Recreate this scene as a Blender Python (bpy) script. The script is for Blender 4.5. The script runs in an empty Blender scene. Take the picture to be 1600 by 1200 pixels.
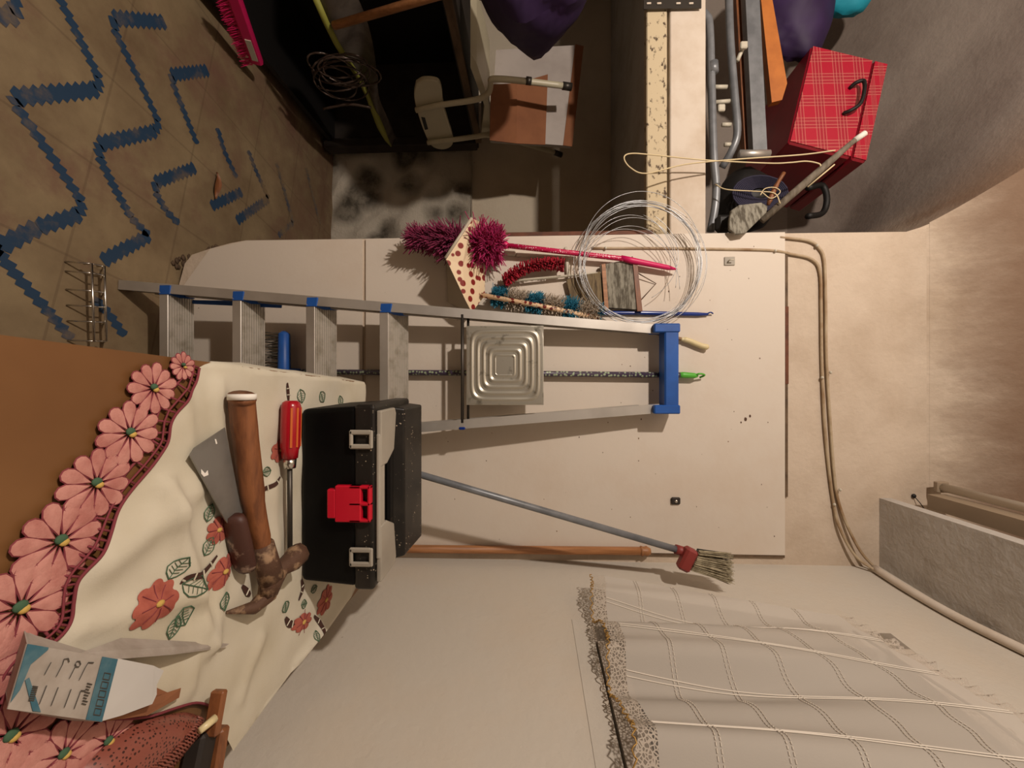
import bpy, math, random
from mathutils import Vector, Matrix, geometry
from math import sin, cos, pi, radians as R
random.seed(7)
C = bpy.context.scene.collection
sc = bpy.context.scene
V = Vector
# ------------------------------------------------------------------ camera, world, lamp, exposure
F = 620.0; EYE = 1.17; PITCH = R(2.4)
cam = bpy.data.objects.new('camera', bpy.data.cameras.new('camera')); C.objects.link(cam)
cam.data.sensor_width = 36; cam.data.lens = F/1600*36; cam.data.clip_start = 0.02
fw = V((0, cos(PITCH), -sin(PITCH))); up = V((0, sin(PITCH), cos(PITCH)))
cx, cy, cz = up, V((-1, 0, 0)), -fw                     # the phone was held sideways: world up runs to the frame's right
cam.matrix_world = Matrix(((cx.x, cy.x, cz.x, 0), (cx.y, cy.y, cz.y, 0), (cx.z, cy.z, cz.z, EYE), (0, 0, 0, 1)))
sc.camera = cam
w = bpy.data.worlds.new('world'); sc.world = w; w.use_nodes = True
w.node_tree.nodes['Background'].inputs[0].default_value = (1.0, 0.86, 0.76, 1)
w.node_tree.nodes['Background'].inputs[1].default_value = 0.05
ld = bpy.data.lights.new('ceiling_bulb', 'POINT'); ld.energy = 70; ld.color = (1.0, 0.87, 0.76); ld.shadow_soft_size = 0.035
lo = bpy.data.objects.new('ceiling_bulb', ld); lo.location = (-1.08, -0.25, 2.05); C.objects.link(lo)
sc.view_settings.view_transform = 'Standard'; sc.view_settings.look = 'None'
sc.view_settings.gamma = 1; sc.view_settings.use_curve_mapping = False
sc.view_settings.exposure = 0.68

# ------------------------------------------------------------------ pixel -> place helpers
D = 1.27
def ray(px, py):
    a = (px-800)/F; b = (py-600)/F
    return V((b, 0, 0)) + fw + up*a
def PY(px, py, y):
    r = ray(px, py); return V((0, 0, EYE)) + r*(y/r.y)
def PZ(px, py, z):
    r = ray(px, py); return V((0, 0, EYE)) + r*((z-EYE)/r.z)
def PX(px, py, x):
    r = ray(px, py); return V((0, 0, EYE)) + r*(x/r.x)
def W(px, py, d=0.0): return PY(px, py, D-d)
WA, WB = 0.663, -0.079
def wallx(y): return WA + WB*y
def PR(px, py, off=0.0):
    r = ray(px, py); t = (WA-off)/(r.x - WB*r.y); return V((0, 0, EYE)) + r*t

# ------------------------------------------------------------------ materials
def col(h):
    h = h.lstrip('#'); o = []
    for i in (0, 2, 4):
        v = int(h[i:i+2], 16)/255; o.append(v/12.92 if v <= 0.04045 else ((v+0.055)/1.055)**2.4)
    return (*o, 1)
class NT:
    def __init__(s, name):
        s.m = bpy.data.materials.new(name); s.m.use_nodes = True; s.n = s.m.node_tree.nodes; s.l = s.m.node_tree.links
        s.b = s.n['Principled BSDF']; s.tc = s.n.new('ShaderNodeTexCoord')
    def node(s, t, **k):
        x = s.n.new(t)
        for a, v in k.items(): setattr(x, a, v)
        return x
    def link(s, a, b): s.l.new(a, b)
    def noise(s, scale, detail=4, rough=0.6, vec=None, stretch=None):
        n = s.node('ShaderNodeTexNoise'); n.inputs['Scale'].default_value = scale
        n.inputs['Detail'].default_value = detail; n.inputs['Roughness'].default_value = rough
        src = vec or s.tc.outputs['Object']
        if stretch:
            mp = s.node('ShaderNodeMapping'); mp.inputs['Scale'].default_value = stretch; s.link(src, mp.inputs[0]); src = mp.outputs[0]
        s.link(src, n.inputs['Vector']); return n.outputs['Fac']
    def ramp(s, fac, a, b):
        r = s.node('ShaderNodeMapRange'); r.inputs[1].default_value = a; r.inputs[2].default_value = b
        s.link(fac, r.inputs[0]); return r.outputs[0]
    def mix(s, fac, A, B):
        x = s.node('ShaderNodeMix', data_type='RGBA')
        for i, v in ((6, A), (7, B)):
            if isinstance(v, tuple): x.inputs[i].default_value = v
            else: s.link(v, x.inputs[i])
        if isinstance(fac, (int, float)): x.inputs[0].default_value = fac
        else: s.link(fac, x.inputs[0])
        return x.outputs[2]
    def math(s, op, a, b=None, c=None):
        x = s.node('ShaderNodeMath', operation=op)
        for i, v in enumerate((a, b, c)):
            if v is None: continue
            if isinstance(v, (int, float)): x.inputs[i].default_value = v
            else: s.link(v, x.inputs[i])
        return x.outputs[0]
    def bump(s, fac, strength=0.3, dist=0.005):
        b = s.node('ShaderNodeBump'); b.inputs['Strength'].default_value = strength; b.inputs['Distance'].default_value = dist
        s.link(fac, b.inputs['Height']); s.link(b.outputs[0], s.b.inputs['Normal'])
    def color(s, v):
        if isinstance(v, tuple): s.b.inputs['Base Color'].default_value = v
        else: s.link(v, s.b.inputs['Base Color'])
def mat(name, c, rough=0.6, metal=0.0, c2=None, scale=20, lo=0.4, hi=0.65, bump=0.0, bscale=60, stretch=None, **k):
    t = NT(name); t.b.inputs['Roughness'].default_value = rough; t.b.inputs['Metallic'].default_value = metal
    if c2: t.color(t.mix(t.ramp(t.noise(scale, stretch=stretch), lo, hi), col(c), col(c2)))
    else: t.color(t.mix(t.ramp(t.noise(scale*0.5), .3, .8), col(c), tuple(x*0.88 for x in col(c)[:3])+(1,)))
    if bump: t.bump(t.noise(bscale, stretch=stretch), bump, 0.003)
    for a, v in k.items(): t.b.inputs[a.replace('_', ' ')].default_value = v
    return t.m
def spots_mat(name, base, stain, grime=0.5, gs=3.0, spot='#6a4a38', bump=0.12, rough=0.85, zdirt=None, sp=(18, .055)):
    t = NT(name); t.b.inputs['Roughness'].default_value = rough
    c = t.mix(t.math('MULTIPLY', t.ramp(t.noise(gs, 6, .65), .48, .75), grime), col(base), col(stain))
    v = t.node('ShaderNodeTexVoronoi'); v.inputs['Scale'].default_value = sp[0]; t.link(t.tc.outputs['Object'], v.inputs['Vector'])
    dot = t.ramp(v.outputs['Distance'], sp[1], sp[1]*.5)
    gate = t.ramp(t.noise(9, 2), .52, .6)
    c = t.mix(t.math('MULTIPLY', t.math('MULTIPLY', dot, gate), .8), c, col(spot))
    if zdirt:       # stains: rubbed streaks within a height band, ragged
        s = t.node('ShaderNodeSeparateXYZ'); t.link(t.tc.outputs['Object'], s.inputs[0])
        z = t.ramp(s.outputs[2], zdirt[0], zdirt[1])
        st = t.ramp(t.noise(16, 8, .75, stretch=(1.2, 1, .35)), .42, .66)
        c = t.mix(t.math('MULTIPLY', t.math('MULTIPLY', z, st), .75), c, col(zdirt[2]))
    t.color(c)
    h = t.math('ADD', t.math('MULTIPLY', t.noise(7, 3), 2.5), t.noise(70, 4))
    t.bump(h, bump, 0.006); return t.m
M = {}
M['wall'] = spots_mat('painted_plaster', '#cdc3b6', '#b9a48c', .55, 3.2, bump=.25)
M['panel'] = spots_mat('painted_board', '#d3c8ba', '#c4ae97', .5, 2.2, bump=.06, rough=.6, sp=(15, .05))
M['vault'] = spots_mat('old_vault_plaster', '#cbbba8', '#a08a72', .7, 2.6, bump=.35, zdirt=(2.2, 2.5, '#5d4c3f'))
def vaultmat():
    t = NT('old_vault_plaster_grey_blend'); t.b.inputs['Roughness'].default_value = .85
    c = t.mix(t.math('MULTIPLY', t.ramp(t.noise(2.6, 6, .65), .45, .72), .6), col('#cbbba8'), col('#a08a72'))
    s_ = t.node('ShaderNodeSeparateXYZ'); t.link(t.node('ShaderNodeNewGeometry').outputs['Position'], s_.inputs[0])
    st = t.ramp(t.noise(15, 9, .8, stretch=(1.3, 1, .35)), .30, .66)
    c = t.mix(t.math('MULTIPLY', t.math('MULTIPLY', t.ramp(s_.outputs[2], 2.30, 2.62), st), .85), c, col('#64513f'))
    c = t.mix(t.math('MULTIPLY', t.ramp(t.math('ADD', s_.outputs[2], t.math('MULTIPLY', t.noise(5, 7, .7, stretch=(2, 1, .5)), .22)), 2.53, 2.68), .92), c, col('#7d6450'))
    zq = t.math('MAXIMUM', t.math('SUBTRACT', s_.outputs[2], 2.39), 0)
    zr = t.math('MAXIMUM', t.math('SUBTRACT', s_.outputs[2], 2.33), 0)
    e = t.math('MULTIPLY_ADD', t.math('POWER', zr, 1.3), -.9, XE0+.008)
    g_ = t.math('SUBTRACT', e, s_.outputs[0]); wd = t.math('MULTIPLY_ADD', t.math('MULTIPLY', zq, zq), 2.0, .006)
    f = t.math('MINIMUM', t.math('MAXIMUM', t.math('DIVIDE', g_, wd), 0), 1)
    gr = t.mix(t.ramp(t.noise(2.4, 6, .6), .4, .7), col('#8a7f75'), col('#6d6057'))  # colour blends to grey left of the arch edge, softer with height
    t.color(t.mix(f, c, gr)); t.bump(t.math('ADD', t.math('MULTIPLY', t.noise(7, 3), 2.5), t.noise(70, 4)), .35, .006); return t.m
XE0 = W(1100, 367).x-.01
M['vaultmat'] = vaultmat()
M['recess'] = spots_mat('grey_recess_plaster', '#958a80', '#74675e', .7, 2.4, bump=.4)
M['rightwall'] = spots_mat('whitewashed_wall', '#c3bbae', '#c6b59f', .5, 2.5, bump=.22, sp=(12, .03))
M['slab'] = spots_mat('grey_cement', '#bab5ae', '#9f968b', .8, 6, bump=.4)
M['plainplaster'] = spots_mat('cream_rear_plaster', '#d3c6b0', '#b3a28a', .5, 3, bump=.3)
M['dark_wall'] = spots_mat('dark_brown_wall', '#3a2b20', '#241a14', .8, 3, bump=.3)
def stone():
    t = NT('rough_grey_stone'); t.b.inputs['Roughness'].default_value = .8
    v = t.node('ShaderNodeTexVoronoi'); v.inputs['Scale'].default_value = 5; t.link(t.tc.outputs['Object'], v.inputs['Vector'])
    n = t.noise(7, 8, .7)
    c = t.mix(t.ramp(n, .42, .56), col('#4f493e'), col('#827a6c')); c = t.mix(t.ramp(v.outputs['Distance'], .35, .6), c, col('#c0b7a7'))
    t.color(c); t.bump(t.math('ADD', n, v.outputs['Distance']), .8, .03); return t.m
M['stone'] = stone()
def floor_mat():
    t = NT('worn_floor_tile'); t.b.inputs['Roughness'].default_value = .75
    n = t.noise(3.2, 8, .65)
    c = t.mix(t.ramp(n, .35, .7), col('#8c7a5c'), col('#645039'))
    c = t.mix(t.ramp(t.noise(2.3, 7, .7), .5, .66), c, col('#6f5142'))
    s = t.node('ShaderNodeSeparateXYZ'); t.link(t.tc.outputs['Object'], s.inputs[0])
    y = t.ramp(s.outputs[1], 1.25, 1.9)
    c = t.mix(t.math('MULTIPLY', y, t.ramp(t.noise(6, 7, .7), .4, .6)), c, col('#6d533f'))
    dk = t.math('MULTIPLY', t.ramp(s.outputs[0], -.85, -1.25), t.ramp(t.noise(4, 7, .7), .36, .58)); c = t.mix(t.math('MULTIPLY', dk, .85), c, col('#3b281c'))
    # tile joints on a rotated grid
    mp = t.node('ShaderNodeMapping'); mp.inputs['Rotation'].default_value = (0, 0, R(12)); t.link(t.tc.outputs['Object'], mp.inputs[0])
    q = t.node('ShaderNodeSeparateXYZ'); t.link(mp.outputs[0], q.inputs[0])
    for o in (0, 1):
        fr = t.math('FRACT', t.math('MULTIPLY', q.outputs[o], 1/0.27)); ln = t.math('LESS_THAN', t.math('ABSOLUTE', t.math('SUBTRACT', fr, .5)), .011)
        c = t.mix(t.math('MULTIPLY', ln, .3), c, col('#4a3828'))
    t.color(c); t.bump(t.noise(30, 5), .25, .004); return t.m, c
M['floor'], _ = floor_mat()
def zz_mat():
    t = NT('worn_blue_zigzag'); t.b.inputs['Roughness'].default_value = .7
    s = t.node('ShaderNodeSeparateXYZ'); t.link(t.tc.outputs['Object'], s.inputs[0])
    y = t.math('MULTIPLY', t.ramp(s.outputs[1], 1.0, 1.9), .28)
    f = t.ramp(t.math('ADD', t.noise(7, 8, .7), y), .52, .74)
    t.color(t.mix(f, col('#1c3853'), col('#766349'))); return t.m
M['zigzag'] = zz_mat()
M['alu'] = mat('brushed_aluminium', '#cbc6be', .42, .7, c2='#b2aca4', scale=4)
M['alu_tread'] = mat('ribbed_aluminium', '#bdb6ab', .5, .45, c2='#a09889', scale=30, lo=.45, hi=.7)
M['tin'] = mat('stained_tin', '#bdb8aa', .4, .75, c2='#6f6a5c', scale=30, lo=.58, hi=.75, bump=.08)
M['blue_plastic'] = mat('blue_plastic', '#1d57a8', .45, c2='#174a92', scale=9)
M['blue_gloss'] = mat('glossy_blue_plastic', '#16327f', .2)
M['dark_metal'] = mat('dark_steel', '#4d4842', .45, .7)
M['grey_metal'] = mat('grey_painted_tube', '#83868a', .4, .3, c2='#6e7175', scale=15)
M['chrome'] = mat('chromed_wire', '#d8d4cc', .22, 1.0)
M['wire'] = mat('galvanised_wire', '#a9aaab', .35, .85)
M['black'] = mat('black_plastic', '#050505', .5, c2='#080707', scale=5, bump=.06, bscale=300)
def dusty():
    t = NT('dusty_black_plastic'); t.b.inputs['Roughness'].default_value = .4
    v = t.node('ShaderNodeTexVoronoi'); v.inputs['Scale'].default_value = 140; t.link(t.tc.outputs['Object'], v.inputs['Vector'])
    d = t.math('MULTIPLY', t.ramp(v.outputs['Distance'], .22, .12), t.ramp(t.noise(25, 4), .5, .62))
    c = t.mix(t.ramp(t.noise(9, 5), .45, .8), col('#1f1c19'), col('#3a342d'))
    t.color(t.mix(d, c, col('#bfae96'))); return t.m
M['dusty'] = dusty()
M['red_plastic'] = mat('red_plastic', '#c9102c', .35)
M['clear'] = mat('frosted_plastic', '#a39c8f', .3, c2='#938c80', scale=6)
M['wood_handle'] = mat('worn_wooden_handle', '#85522f', .5, c2='#643a20', scale=14, stretch=(1, 6, 6), bump=.15)
M['orange_wood'] = mat('orange_wood_stick', '#a9744a', .5, c2='#8a5c36', scale=12, stretch=(8, 8, .6))
M['orange_board'] = mat('orange_board', '#c17434', .5, c2='#a9612a', scale=10)
M['table_wood'] = mat('brown_table_top', '#75502c', .5, c2='#644121', scale=4, lo=.35, hi=.7)
M['rust'] = mat('rusty_steel', '#5a4030', .75, .3, c2='#9c7f62', scale=45, lo=.5, hi=.62, bump=.5, bscale=90)
M['dirty_handle'] = mat('paint_stained_handle', '#43241a', .55, c2='#9b8372', scale=38, lo=.62, hi=.72, bump=.2)
M['steel_blade'] = mat('steel_blade', '#8d8b86', .4, .6, c2='#75726c', scale=9)
M['paint'] = mat('dried_white_paint', '#e9e4da', .7)
M['driver_red'] = mat('red_driver_handle', '#a31220', .25)
M['driver_orange'] = mat('orange_stripe_plastic', '#c7622a', .35)
M['cloth'] = mat('cream_linen', '#c8c1af', .9, c2='#bdb49e', scale=5, bump=.12, bscale=500)
M['petal'] = mat('pink_petal_embroidery', '#c0877c', .85, c2='#a96b62', scale=40, bump=.25, bscale=500)
M['maroon'] = mat('maroon_lace_thread', '#7c323a', .85)
M['green_thread'] = mat('green_thread', '#3d5c42', .85)
M['yellow_thread'] = mat('yellow_thread', '#c5a254', .85)
M['coral'] = mat('coral_embroidery', '#a85a4a', .85, c2='#984b3d', scale=60, bump=.2, bscale=400)
M['cutwork'] = mat('brown_cutwork', '#40241a', .9)
M['curtain_thread'] = mat('cream_hemstitch', '#dfd6c8', .9)
M['gold'] = mat('gold_edging', '#b08a4a', .5, .4)
M['cord'] = mat('old_cream_cable', '#b6a488', .6, c2='#8a6a48', scale=20, stretch=(.5, .5, .5))
M['string'] = mat('cream_string', '#d6c49c', .8)
M['door_wood'] = mat('bare_brown_wood_edge', '#6b3b22', .7, c2='#4b2817', scale=20)
M['old_paint_wood'] = mat('flaking_cream_lath', '#c3b394', .8, c2='#4a3a2c', scale=60, lo=.56, hi=.64, stretch=(.6, 1, 1))
M['white_paint'] = mat('white_painted_beam', '#cfc3b4', .8, c2='#c0b09d', scale=8, bump=.15)
M['dark_wood'] = mat('dark_plank', '#2f2720', .7, c2='#211a15', scale=12)
M['black_board'] = mat('black_board', '#0f0c0a', .6)
M['lath_wood'] = mat('weathered_lath', '#6b5640', .8, c2='#4b3a2a', scale=18, stretch=(1, .3, 1))
M['magenta'] = mat('magenta_microfibre', '#b32062', .85, c2='#8c1a4c', scale=60)
M['pan_grey'] = mat('cream_grey_plastic', '#b9ae9a', .5)
M['plum'] = mat('dusty_plum_microfibre', '#8c2a50', .9, c2='#5f1c3a', scale=60)
M['crimson'] = mat('crimson_microfibre', '#a90f2a', .85, c2='#6e0a1d', scale=70)
M['pink_bristle'] = mat('hot_pink_plastic', '#d1135f', .45)
M['white_plastic'] = mat('off_white_plastic', '#c9c2b0', .45)
M['ivory'] = mat('ivory_plastic', '#dccb9c', .35)
M['cyan_fluff'] = mat('turquoise_fluff', '#2c7f9c', .9)
M['grey_fluff'] = mat('grey_beige_fluff', '#c0b3a2', .95)
M['bristle'] = mat('beige_bristles', '#a89c80', .85, c2='#7d7158', scale=80)
M['dark_bristle'] = mat('dark_bristles', '#4a4740', .85)
M['maroon_plastic'] = mat('maroon_plastic', '#8a3530', .5)
M['green_plastic'] = mat('green_plastic', '#55b038', .4)
M['purple_bag'] = mat('purple_plastic_bag', '#241036', .65, c2='#2f1647', scale=5)
M['cyan_cloth'] = mat('turquoise_cloth', '#0f8fa6', .7)
M['cardboard'] = mat('brown_cardboard', '#8c5a3a', .85, c2='#7d4e32', scale=6)
M['white_card'] = mat('white_card', '#b4aba4', .7, c2='#a69c95', scale=6)
M['white_tube'] = mat('white_enamel_tube', '#c2baa0', .4)
M['card_white'] = mat('faded_box_card', '#a89f95', .8, c2='#978d82', scale=30)
M['card_blue'] = mat('faded_blue_print', '#35606f', .8, c2='#55737b', scale=40)
M['flap_white'] = mat('clean_white_card', '#c3c0bb', .8)
M['ink'] = mat('dark_print', '#4b463f', .8)
M['bark_grey'] = mat('weathered_grey_board', '#8d897c', .85, c2='#504a3e', scale=40, lo=.42, hi=.6, stretch=(.6, 1, 2.5), bump=.6)
M['bark_brown'] = mat('weathered_brown_board', '#7b6a4e', .85, c2='#3c3023', scale=45, stretch=(.4, 1, 3), bump=.6)
M['navy'] = mat('navy_rope', '#26233a', .8)
M['stick_wood'] = mat('weathered_grey_stick', '#7a7062', .8, c2='#5b5143', scale=25, stretch=(1, 1, 3))
M['yellow_green'] = mat('yellow_green_card', '#8a8a3a', .6)
M['grey_sheet'] = mat('dull_grey_sheet', '#5d544c', .5, c2='#3c342e', scale=14)
M['grease'] = mat('dull_glazed_hose', '#4a3c34', .3, .3)
M['fluor'] = mat('white_glass_tube', '#c9bfb0', .3)
M['fixture'] = mat('brown_grey_batten', '#9c8a74', .6)
M['glass'] = mat('window_glass', '#20242a', .1)
M['window_wood'] = mat('painted_window_wood', '#c6bbae', .7, c2='#b5a896', scale=14)
def dots(name, base, dot, scale, r, stretch=(1, 1, 1)):
    t = NT(name); t.b.inputs['Roughness'].default_value = .35
    mp = t.node('ShaderNodeMapping'); mp.inputs['Scale'].default_value = stretch; t.link(t.tc.outputs['Object'], mp.inputs[0])
    v = t.node('ShaderNodeTexVoronoi'); v.inputs['Scale'].default_value = scale; v.inputs['Randomness'].default_value = .55
    t.link(mp.outputs[0], v.inputs['Vector']); t.color(t.mix(t.ramp(v.outputs['Distance'], r, r*.85), col(base), col(dot))); return t.m
M['dotted'] = dots('cream_with_red_spots', '#dfc9a8', '#7d2220', 40, .40, (1, 1, .8))
M['dotted_stick'] = dots('cream_stick_with_brown_spots', '#e0bf9a', '#7a2a22', 62, .40)
M['polka'] = dots('magenta_with_white_dots', '#c01a4e', '#eec6cf', 150, .3)
M['patterned'] = dots('purple_green_patterned_film', '#423749', '#98a88a', 95, .38)
def plaid():
    t = NT('red_plaid_vinyl'); t.b.inputs['Roughness'].default_value = .4
    s = t.node('ShaderNodeSeparateXYZ'); t.link(t.tc.outputs['Generated'], s.inputs[0])
    c = col('#b01230'); 
    for o, n in ((0, 5.0), (2, 4.2)):
        fr = t.math('FRACT', t.math('MULTIPLY', s.outputs[o], n))
        band = t.math('LESS_THAN', t.math('ABSOLUTE', t.math('SUBTRACT', fr, .5)), .24)
        c = t.mix(t.math('MULTIPLY', band, .35), c, col('#8a2030') if o else col('#92303a'))
        for off in (.28, .42, .58, .72):
            ln = t.math('LESS_THAN', t.math('ABSOLUTE', t.math('SUBTRACT', fr, off)), .016)
            c = t.mix(t.math('MULTIPLY', ln, .5), c, col('#d88a78'))
    t.color(c); return t.m
M['plaid'] = plaid(); M['crochet'] = dots('brown_crochet', '#854a3d', '#3a1b15', 240, .33)
M['dark_red'] = mat('dark_red_vinyl', '#8d1224', .4, c2='#7c0f20', scale=10)
def sheer(name, c, alpha, holes=None):
    t = NT(name); t.b.inputs['Roughness'].default_value = .9; t.color(col(c)); t.b.inputs['Subsurface Weight'].default_value = 0
    if holes:
        v = t.node('ShaderNodeTexVoronoi'); v.feature = 'DISTANCE_TO_EDGE'; v.inputs['Scale'].default_value = holes
        t.link(t.tc.outputs['Object'], v.inputs['Vector']); a = t.ramp(v.outputs['Distance'], .16, .1)
        t.link(t.math('ADD', t.math('MULTIPLY', a, .75), .22), t.b.inputs['Alpha'])
    else:
        t.b.inputs['Alpha'].default_value = alpha
        t.bump(t.noise(350, 3), .15, .002)
    return t.m
M['sheer'] = sheer('sheer_cream_voile', '#bdb5aa', .8)
M['lace'] = sheer('cream_lace', '#b5aa9c', .6, 170)

for k_, v_ in (('black', .15), ('dusty', .3)): M[k_].node_tree.nodes['Principled BSDF'].inputs['Specular IOR Level'].default_value = v_
# ------------------------------------------------------------------ mesh builder
class MB:
    def __init__(s): s.v = []; s.f = []; s.mi = []; s.sm = []
    def add(s, vs, fs, mi=0, smooth=False):
        b = len(s.v); s.v += [V(x) for x in vs]
        for f in fs: s.f.append([b+i for i in f]); s.mi.append(mi); s.sm.append(smooth)
        return s
    def box(s, c, size, rot=None, mi=0, bev=0.0):
        c = V(c); hx, hy, hz = [a/2 for a in size]; rot = rot or Matrix.Identity(3)
        if bev <= 0:
            vs = [c + rot@V((x*hx, y*hy, z*hz)) for z in (-1, 1) for x, y in ((-1, -1), (1, -1), (1, 1), (-1, 1))]
            return s.add(vs, [(3, 2, 1, 0), (4, 5, 6, 7), (0, 1, 5, 4), (1, 2, 6, 5), (2, 3, 7, 6), (3, 0, 4, 7)], mi)
        b = min(bev, hx*.95, hy*.95, hz*.95); vs = []
        sg = [(x, y, z) for x in (-1, 1) for y in (-1, 1) for z in (-1, 1)]; idx = {}
        for q in sg:
            for ax in range(3):
                p = [q[i]*((hx, hy, hz)[i] - (0 if i == ax else b)) for i in range(3)]; idx[q, ax] = len(vs); vs.append(c+rot@V(p))
        fs = []
        for ax in range(3):
            o = [(1, 2), (2, 0), (0, 1)][ax]
            for d in (-1, 1):
                loop = []
                for a, bb in ((-1, -1), (1, -1), (1, 1), (-1, 1)):
                    q = [0, 0, 0]; q[ax] = d; q[o[0]] = a; q[o[1]] = bb; loop.append(idx[tuple(q), ax])
                fs.append(loop if d > 0 else loop[::-1])
        for ax in range(3):
            o = [(1, 2), (2, 0), (0, 1)][ax]
            for a in (-1, 1):
                for bb in (-1, 1):
                    q = [0, 0, 0]; q[o[0]] = a; q[o[1]] = bb; q0 = q[:]; q0[ax] = -1; q1 = q[:]; q1[ax] = 1
                    L = [idx[tuple(q0), o[0]], idx[tuple(q1), o[0]], idx[tuple(q1), o[1]], idx[tuple(q0), o[1]]]
                    fs.append(L if a*bb < 0 else L[::-1])
        for q in sg:
            L = [idx[q, 0], idx[q, 1], idx[q, 2]]; fs.append(L if q[0]*q[1]*q[2] > 0 else L[::-1])
        return s.add(vs, fs, mi)
    def bar(s, a, b, w, h, side=None, mi=0, bev=0):
        a = V(a); b = V(b); z = (b-a).normalized(); side = V(side) if side else (V((0, 1, 0)) if abs(z.y) < .9 else V((1, 0, 0)))
        x = (side - z*side.dot(z)).normalized(); y = z.cross(x)
        rot = Matrix((x, y, z)).transposed(); return s.box((a+b)/2, (w, h, (b-a).length), rot, mi, bev)
    def tube(s, pts, r, n=8, mi=0, cap=True, closed=False, flat=None):
        pts = [V(p) for p in pts]; k = len(pts); rs = r if isinstance(r, (list, tuple)) else [r]*k
        vs = []; prev = None
        for i, p in enumerate(pts):
            if closed: t = pts[(i+1) % k]-pts[i-1]
            else: t = pts[min(i+1, k-1)]-pts[max(i-1, 0)]
            t = t.normalized() if t.length > 1e-9 else V((0, 0, 1))
            if prev is None:
                a = V((0, 0, 1)) if abs(t.z) < .9 else V((1, 0, 0)); prev = (a - t*a.dot(t)).normalized()
            else:
                prev = prev - t*prev.dot(t); prev = prev.normalized() if prev.length > 1e-6 else V((1, 0, 0))
            q = t.cross(prev)
            for j in range(n):
                an = 2*pi*j/n; vs.append(p + (prev*cos(an) + q*sin(an)*(flat or 1))*rs[i])
        fs = []
        for i in range(k if closed else k-1):
            i2 = (i+1) % k
            for j in range(n): fs.append((i*n+j, i*n+(j+1) % n, i2*n+(j+1) % n, i2*n+j))
        if cap and not closed: fs += [tuple(range(n))[::-1], tuple((k-1)*n+j for j in range(n))]
        return s.add(vs, fs, mi, n > 4)
    def prism(s, front, off, mi=0):
        """closed polygon of 3-D points pushed by vector off"""
        f = [V(p) for p in front]; n = len(f); off = V(off)
        return s.add(f+[p+off for p in f], [tuple(range(n)), tuple(range(2*n-1, n-1, -1))] + [(i, n+i, n+(i+1) % n, (i+1) % n) for i in range(n)], mi)
    def grid(s, fn, nu, nv, mi=0, smooth=True, wrap=False):
        vs = [fn(i/nu, j/nv) for i in range(nu+1) for j in range(nv+1)]
        return s.add(vs, [(i*(nv+1)+j, (i+1)*(nv+1)+j, (i+1)*(nv+1)+j+1, i*(nv+1)+j+1) for i in range(nu) for j in range(nv)], mi, smooth)
    def ball(s, c, r, mi=0, n=10, jit=0):
        c = V(c); r = r if hasattr(r, '__len__') else (r, r, r)
        def fn(u, v):
            th = u*2*pi; ph = v*pi; k = 1+jit*(.5*sin(2*th+3*ph+c.x*9)+.3*sin(5*th-4*ph)*sin(ph*3)+.25*sin(9*th+7*ph+2))*sin(ph)
            return c + V((r[0]*cos(th)*sin(ph)*k, r[1]*sin(th)*sin(ph)*k, r[2]*cos(ph)))
        return s.grid(fn, n*2, n, mi)
    def build(s, name, mats, parent=None, solid=0, sub=0, flip=True):
        me = bpy.data.meshes.new(name)
        if parent is None:
            xs = [v.x for v in s.v]; ys = [v.y for v in s.v]; zs = [v.z for v in s.v]
            o = V(((min(xs)+max(xs))/2, (min(ys)+max(ys))/2, min(zs)))
        else:
            o = V((0, 0, 0)); p = parent
            while p: o += p.location; p = p.parent
        me.from_pydata([v-o for v in s.v], [], s.f); me.update()
        for i, p in enumerate(me.polygons): p.material_index = s.mi[i]; p.use_smooth = s.sm[i]
        if not isinstance(mats, (list, tuple)): mats = [mats]
        for q in mats: me.materials.append(M[q])
        ob = bpy.data.objects.new(name, me); C.objects.link(ob)
        if parent: ob.parent = parent
        else: ob.location = o
        import bmesh
        if flip:
            bm = bmesh.new(); bm.from_mesh(me); bmesh.ops.recalc_face_normals(bm, faces=bm.faces); bm.to_mesh(me); bm.free()
        if solid: md = ob.modifiers.new('solid', 'SOLIDIFY'); md.thickness = solid; md.offset = 0
        if sub: md = ob.modifiers.new('sub', 'SUBSURF'); md.levels = sub; md.render_levels = sub
        return ob
def tag(o, label, cat, group=None, kind=None):
    o['label'] = label; o['category'] = cat
    if group: o['group'] = group
    if kind: o['kind'] = kind
    return o
def thing(name, loc, label, cat, group=None):
    o = bpy.data.objects.new(name, None); o.empty_display_size = .05; C.objects.link(o); o.location = loc; bpy.context.view_layer.update()
    return tag(o, label, cat, group)
def struct(o): o['kind'] = 'structure'; return o
def lerp(a, b, t): return V(a)*(1-t)+V(b)*t
def sm(x, a, b):
    t = min(1, max(0, (x-a)/(b-a))); return t*t*(3-2*t)
def path(pts, n=8):
    """Catmull-Rom through points"""
    P = [V(p) for p in pts]; P = [P[0]*2-P[1]] + P + [P[-1]*2-P[-2]]; o = []
    for i in range(1, len(P)-2):
        for j in range(n):
            t = j/n; a, b, c, d = P[i-1:i+3]
            o.append(.5*((2*b)+(c-a)*t+(2*a-5*b+4*c-d)*t*t+(3*b-a-3*c+d)*t**3))
    o.append(P[-2]); return o
def strand(mb, p, d, L, r, mi=0, n=3, bend=.3, k=3):
    d = d.normalized(); rv = V((random.uniform(-1, 1), random.uniform(-1, 1), random.uniform(-1, 1)))*bend*L
    pts = [p + d*L*t + rv*t*t for t in [i/k for i in range(k+1)]]
    mb.tube(pts, [r, r*.95, r*.85, r*.5][:k+1] if k == 3 else r, n, mi)
def rv(): return V((random.gauss(0, 1), random.gauss(0, 1), random.gauss(0, 1))).normalized()

# ------------------------------------------------------------------ the room
XL = W(600, 372).x; XE = W(1100, 367).x; RECY = 2.37
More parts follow.
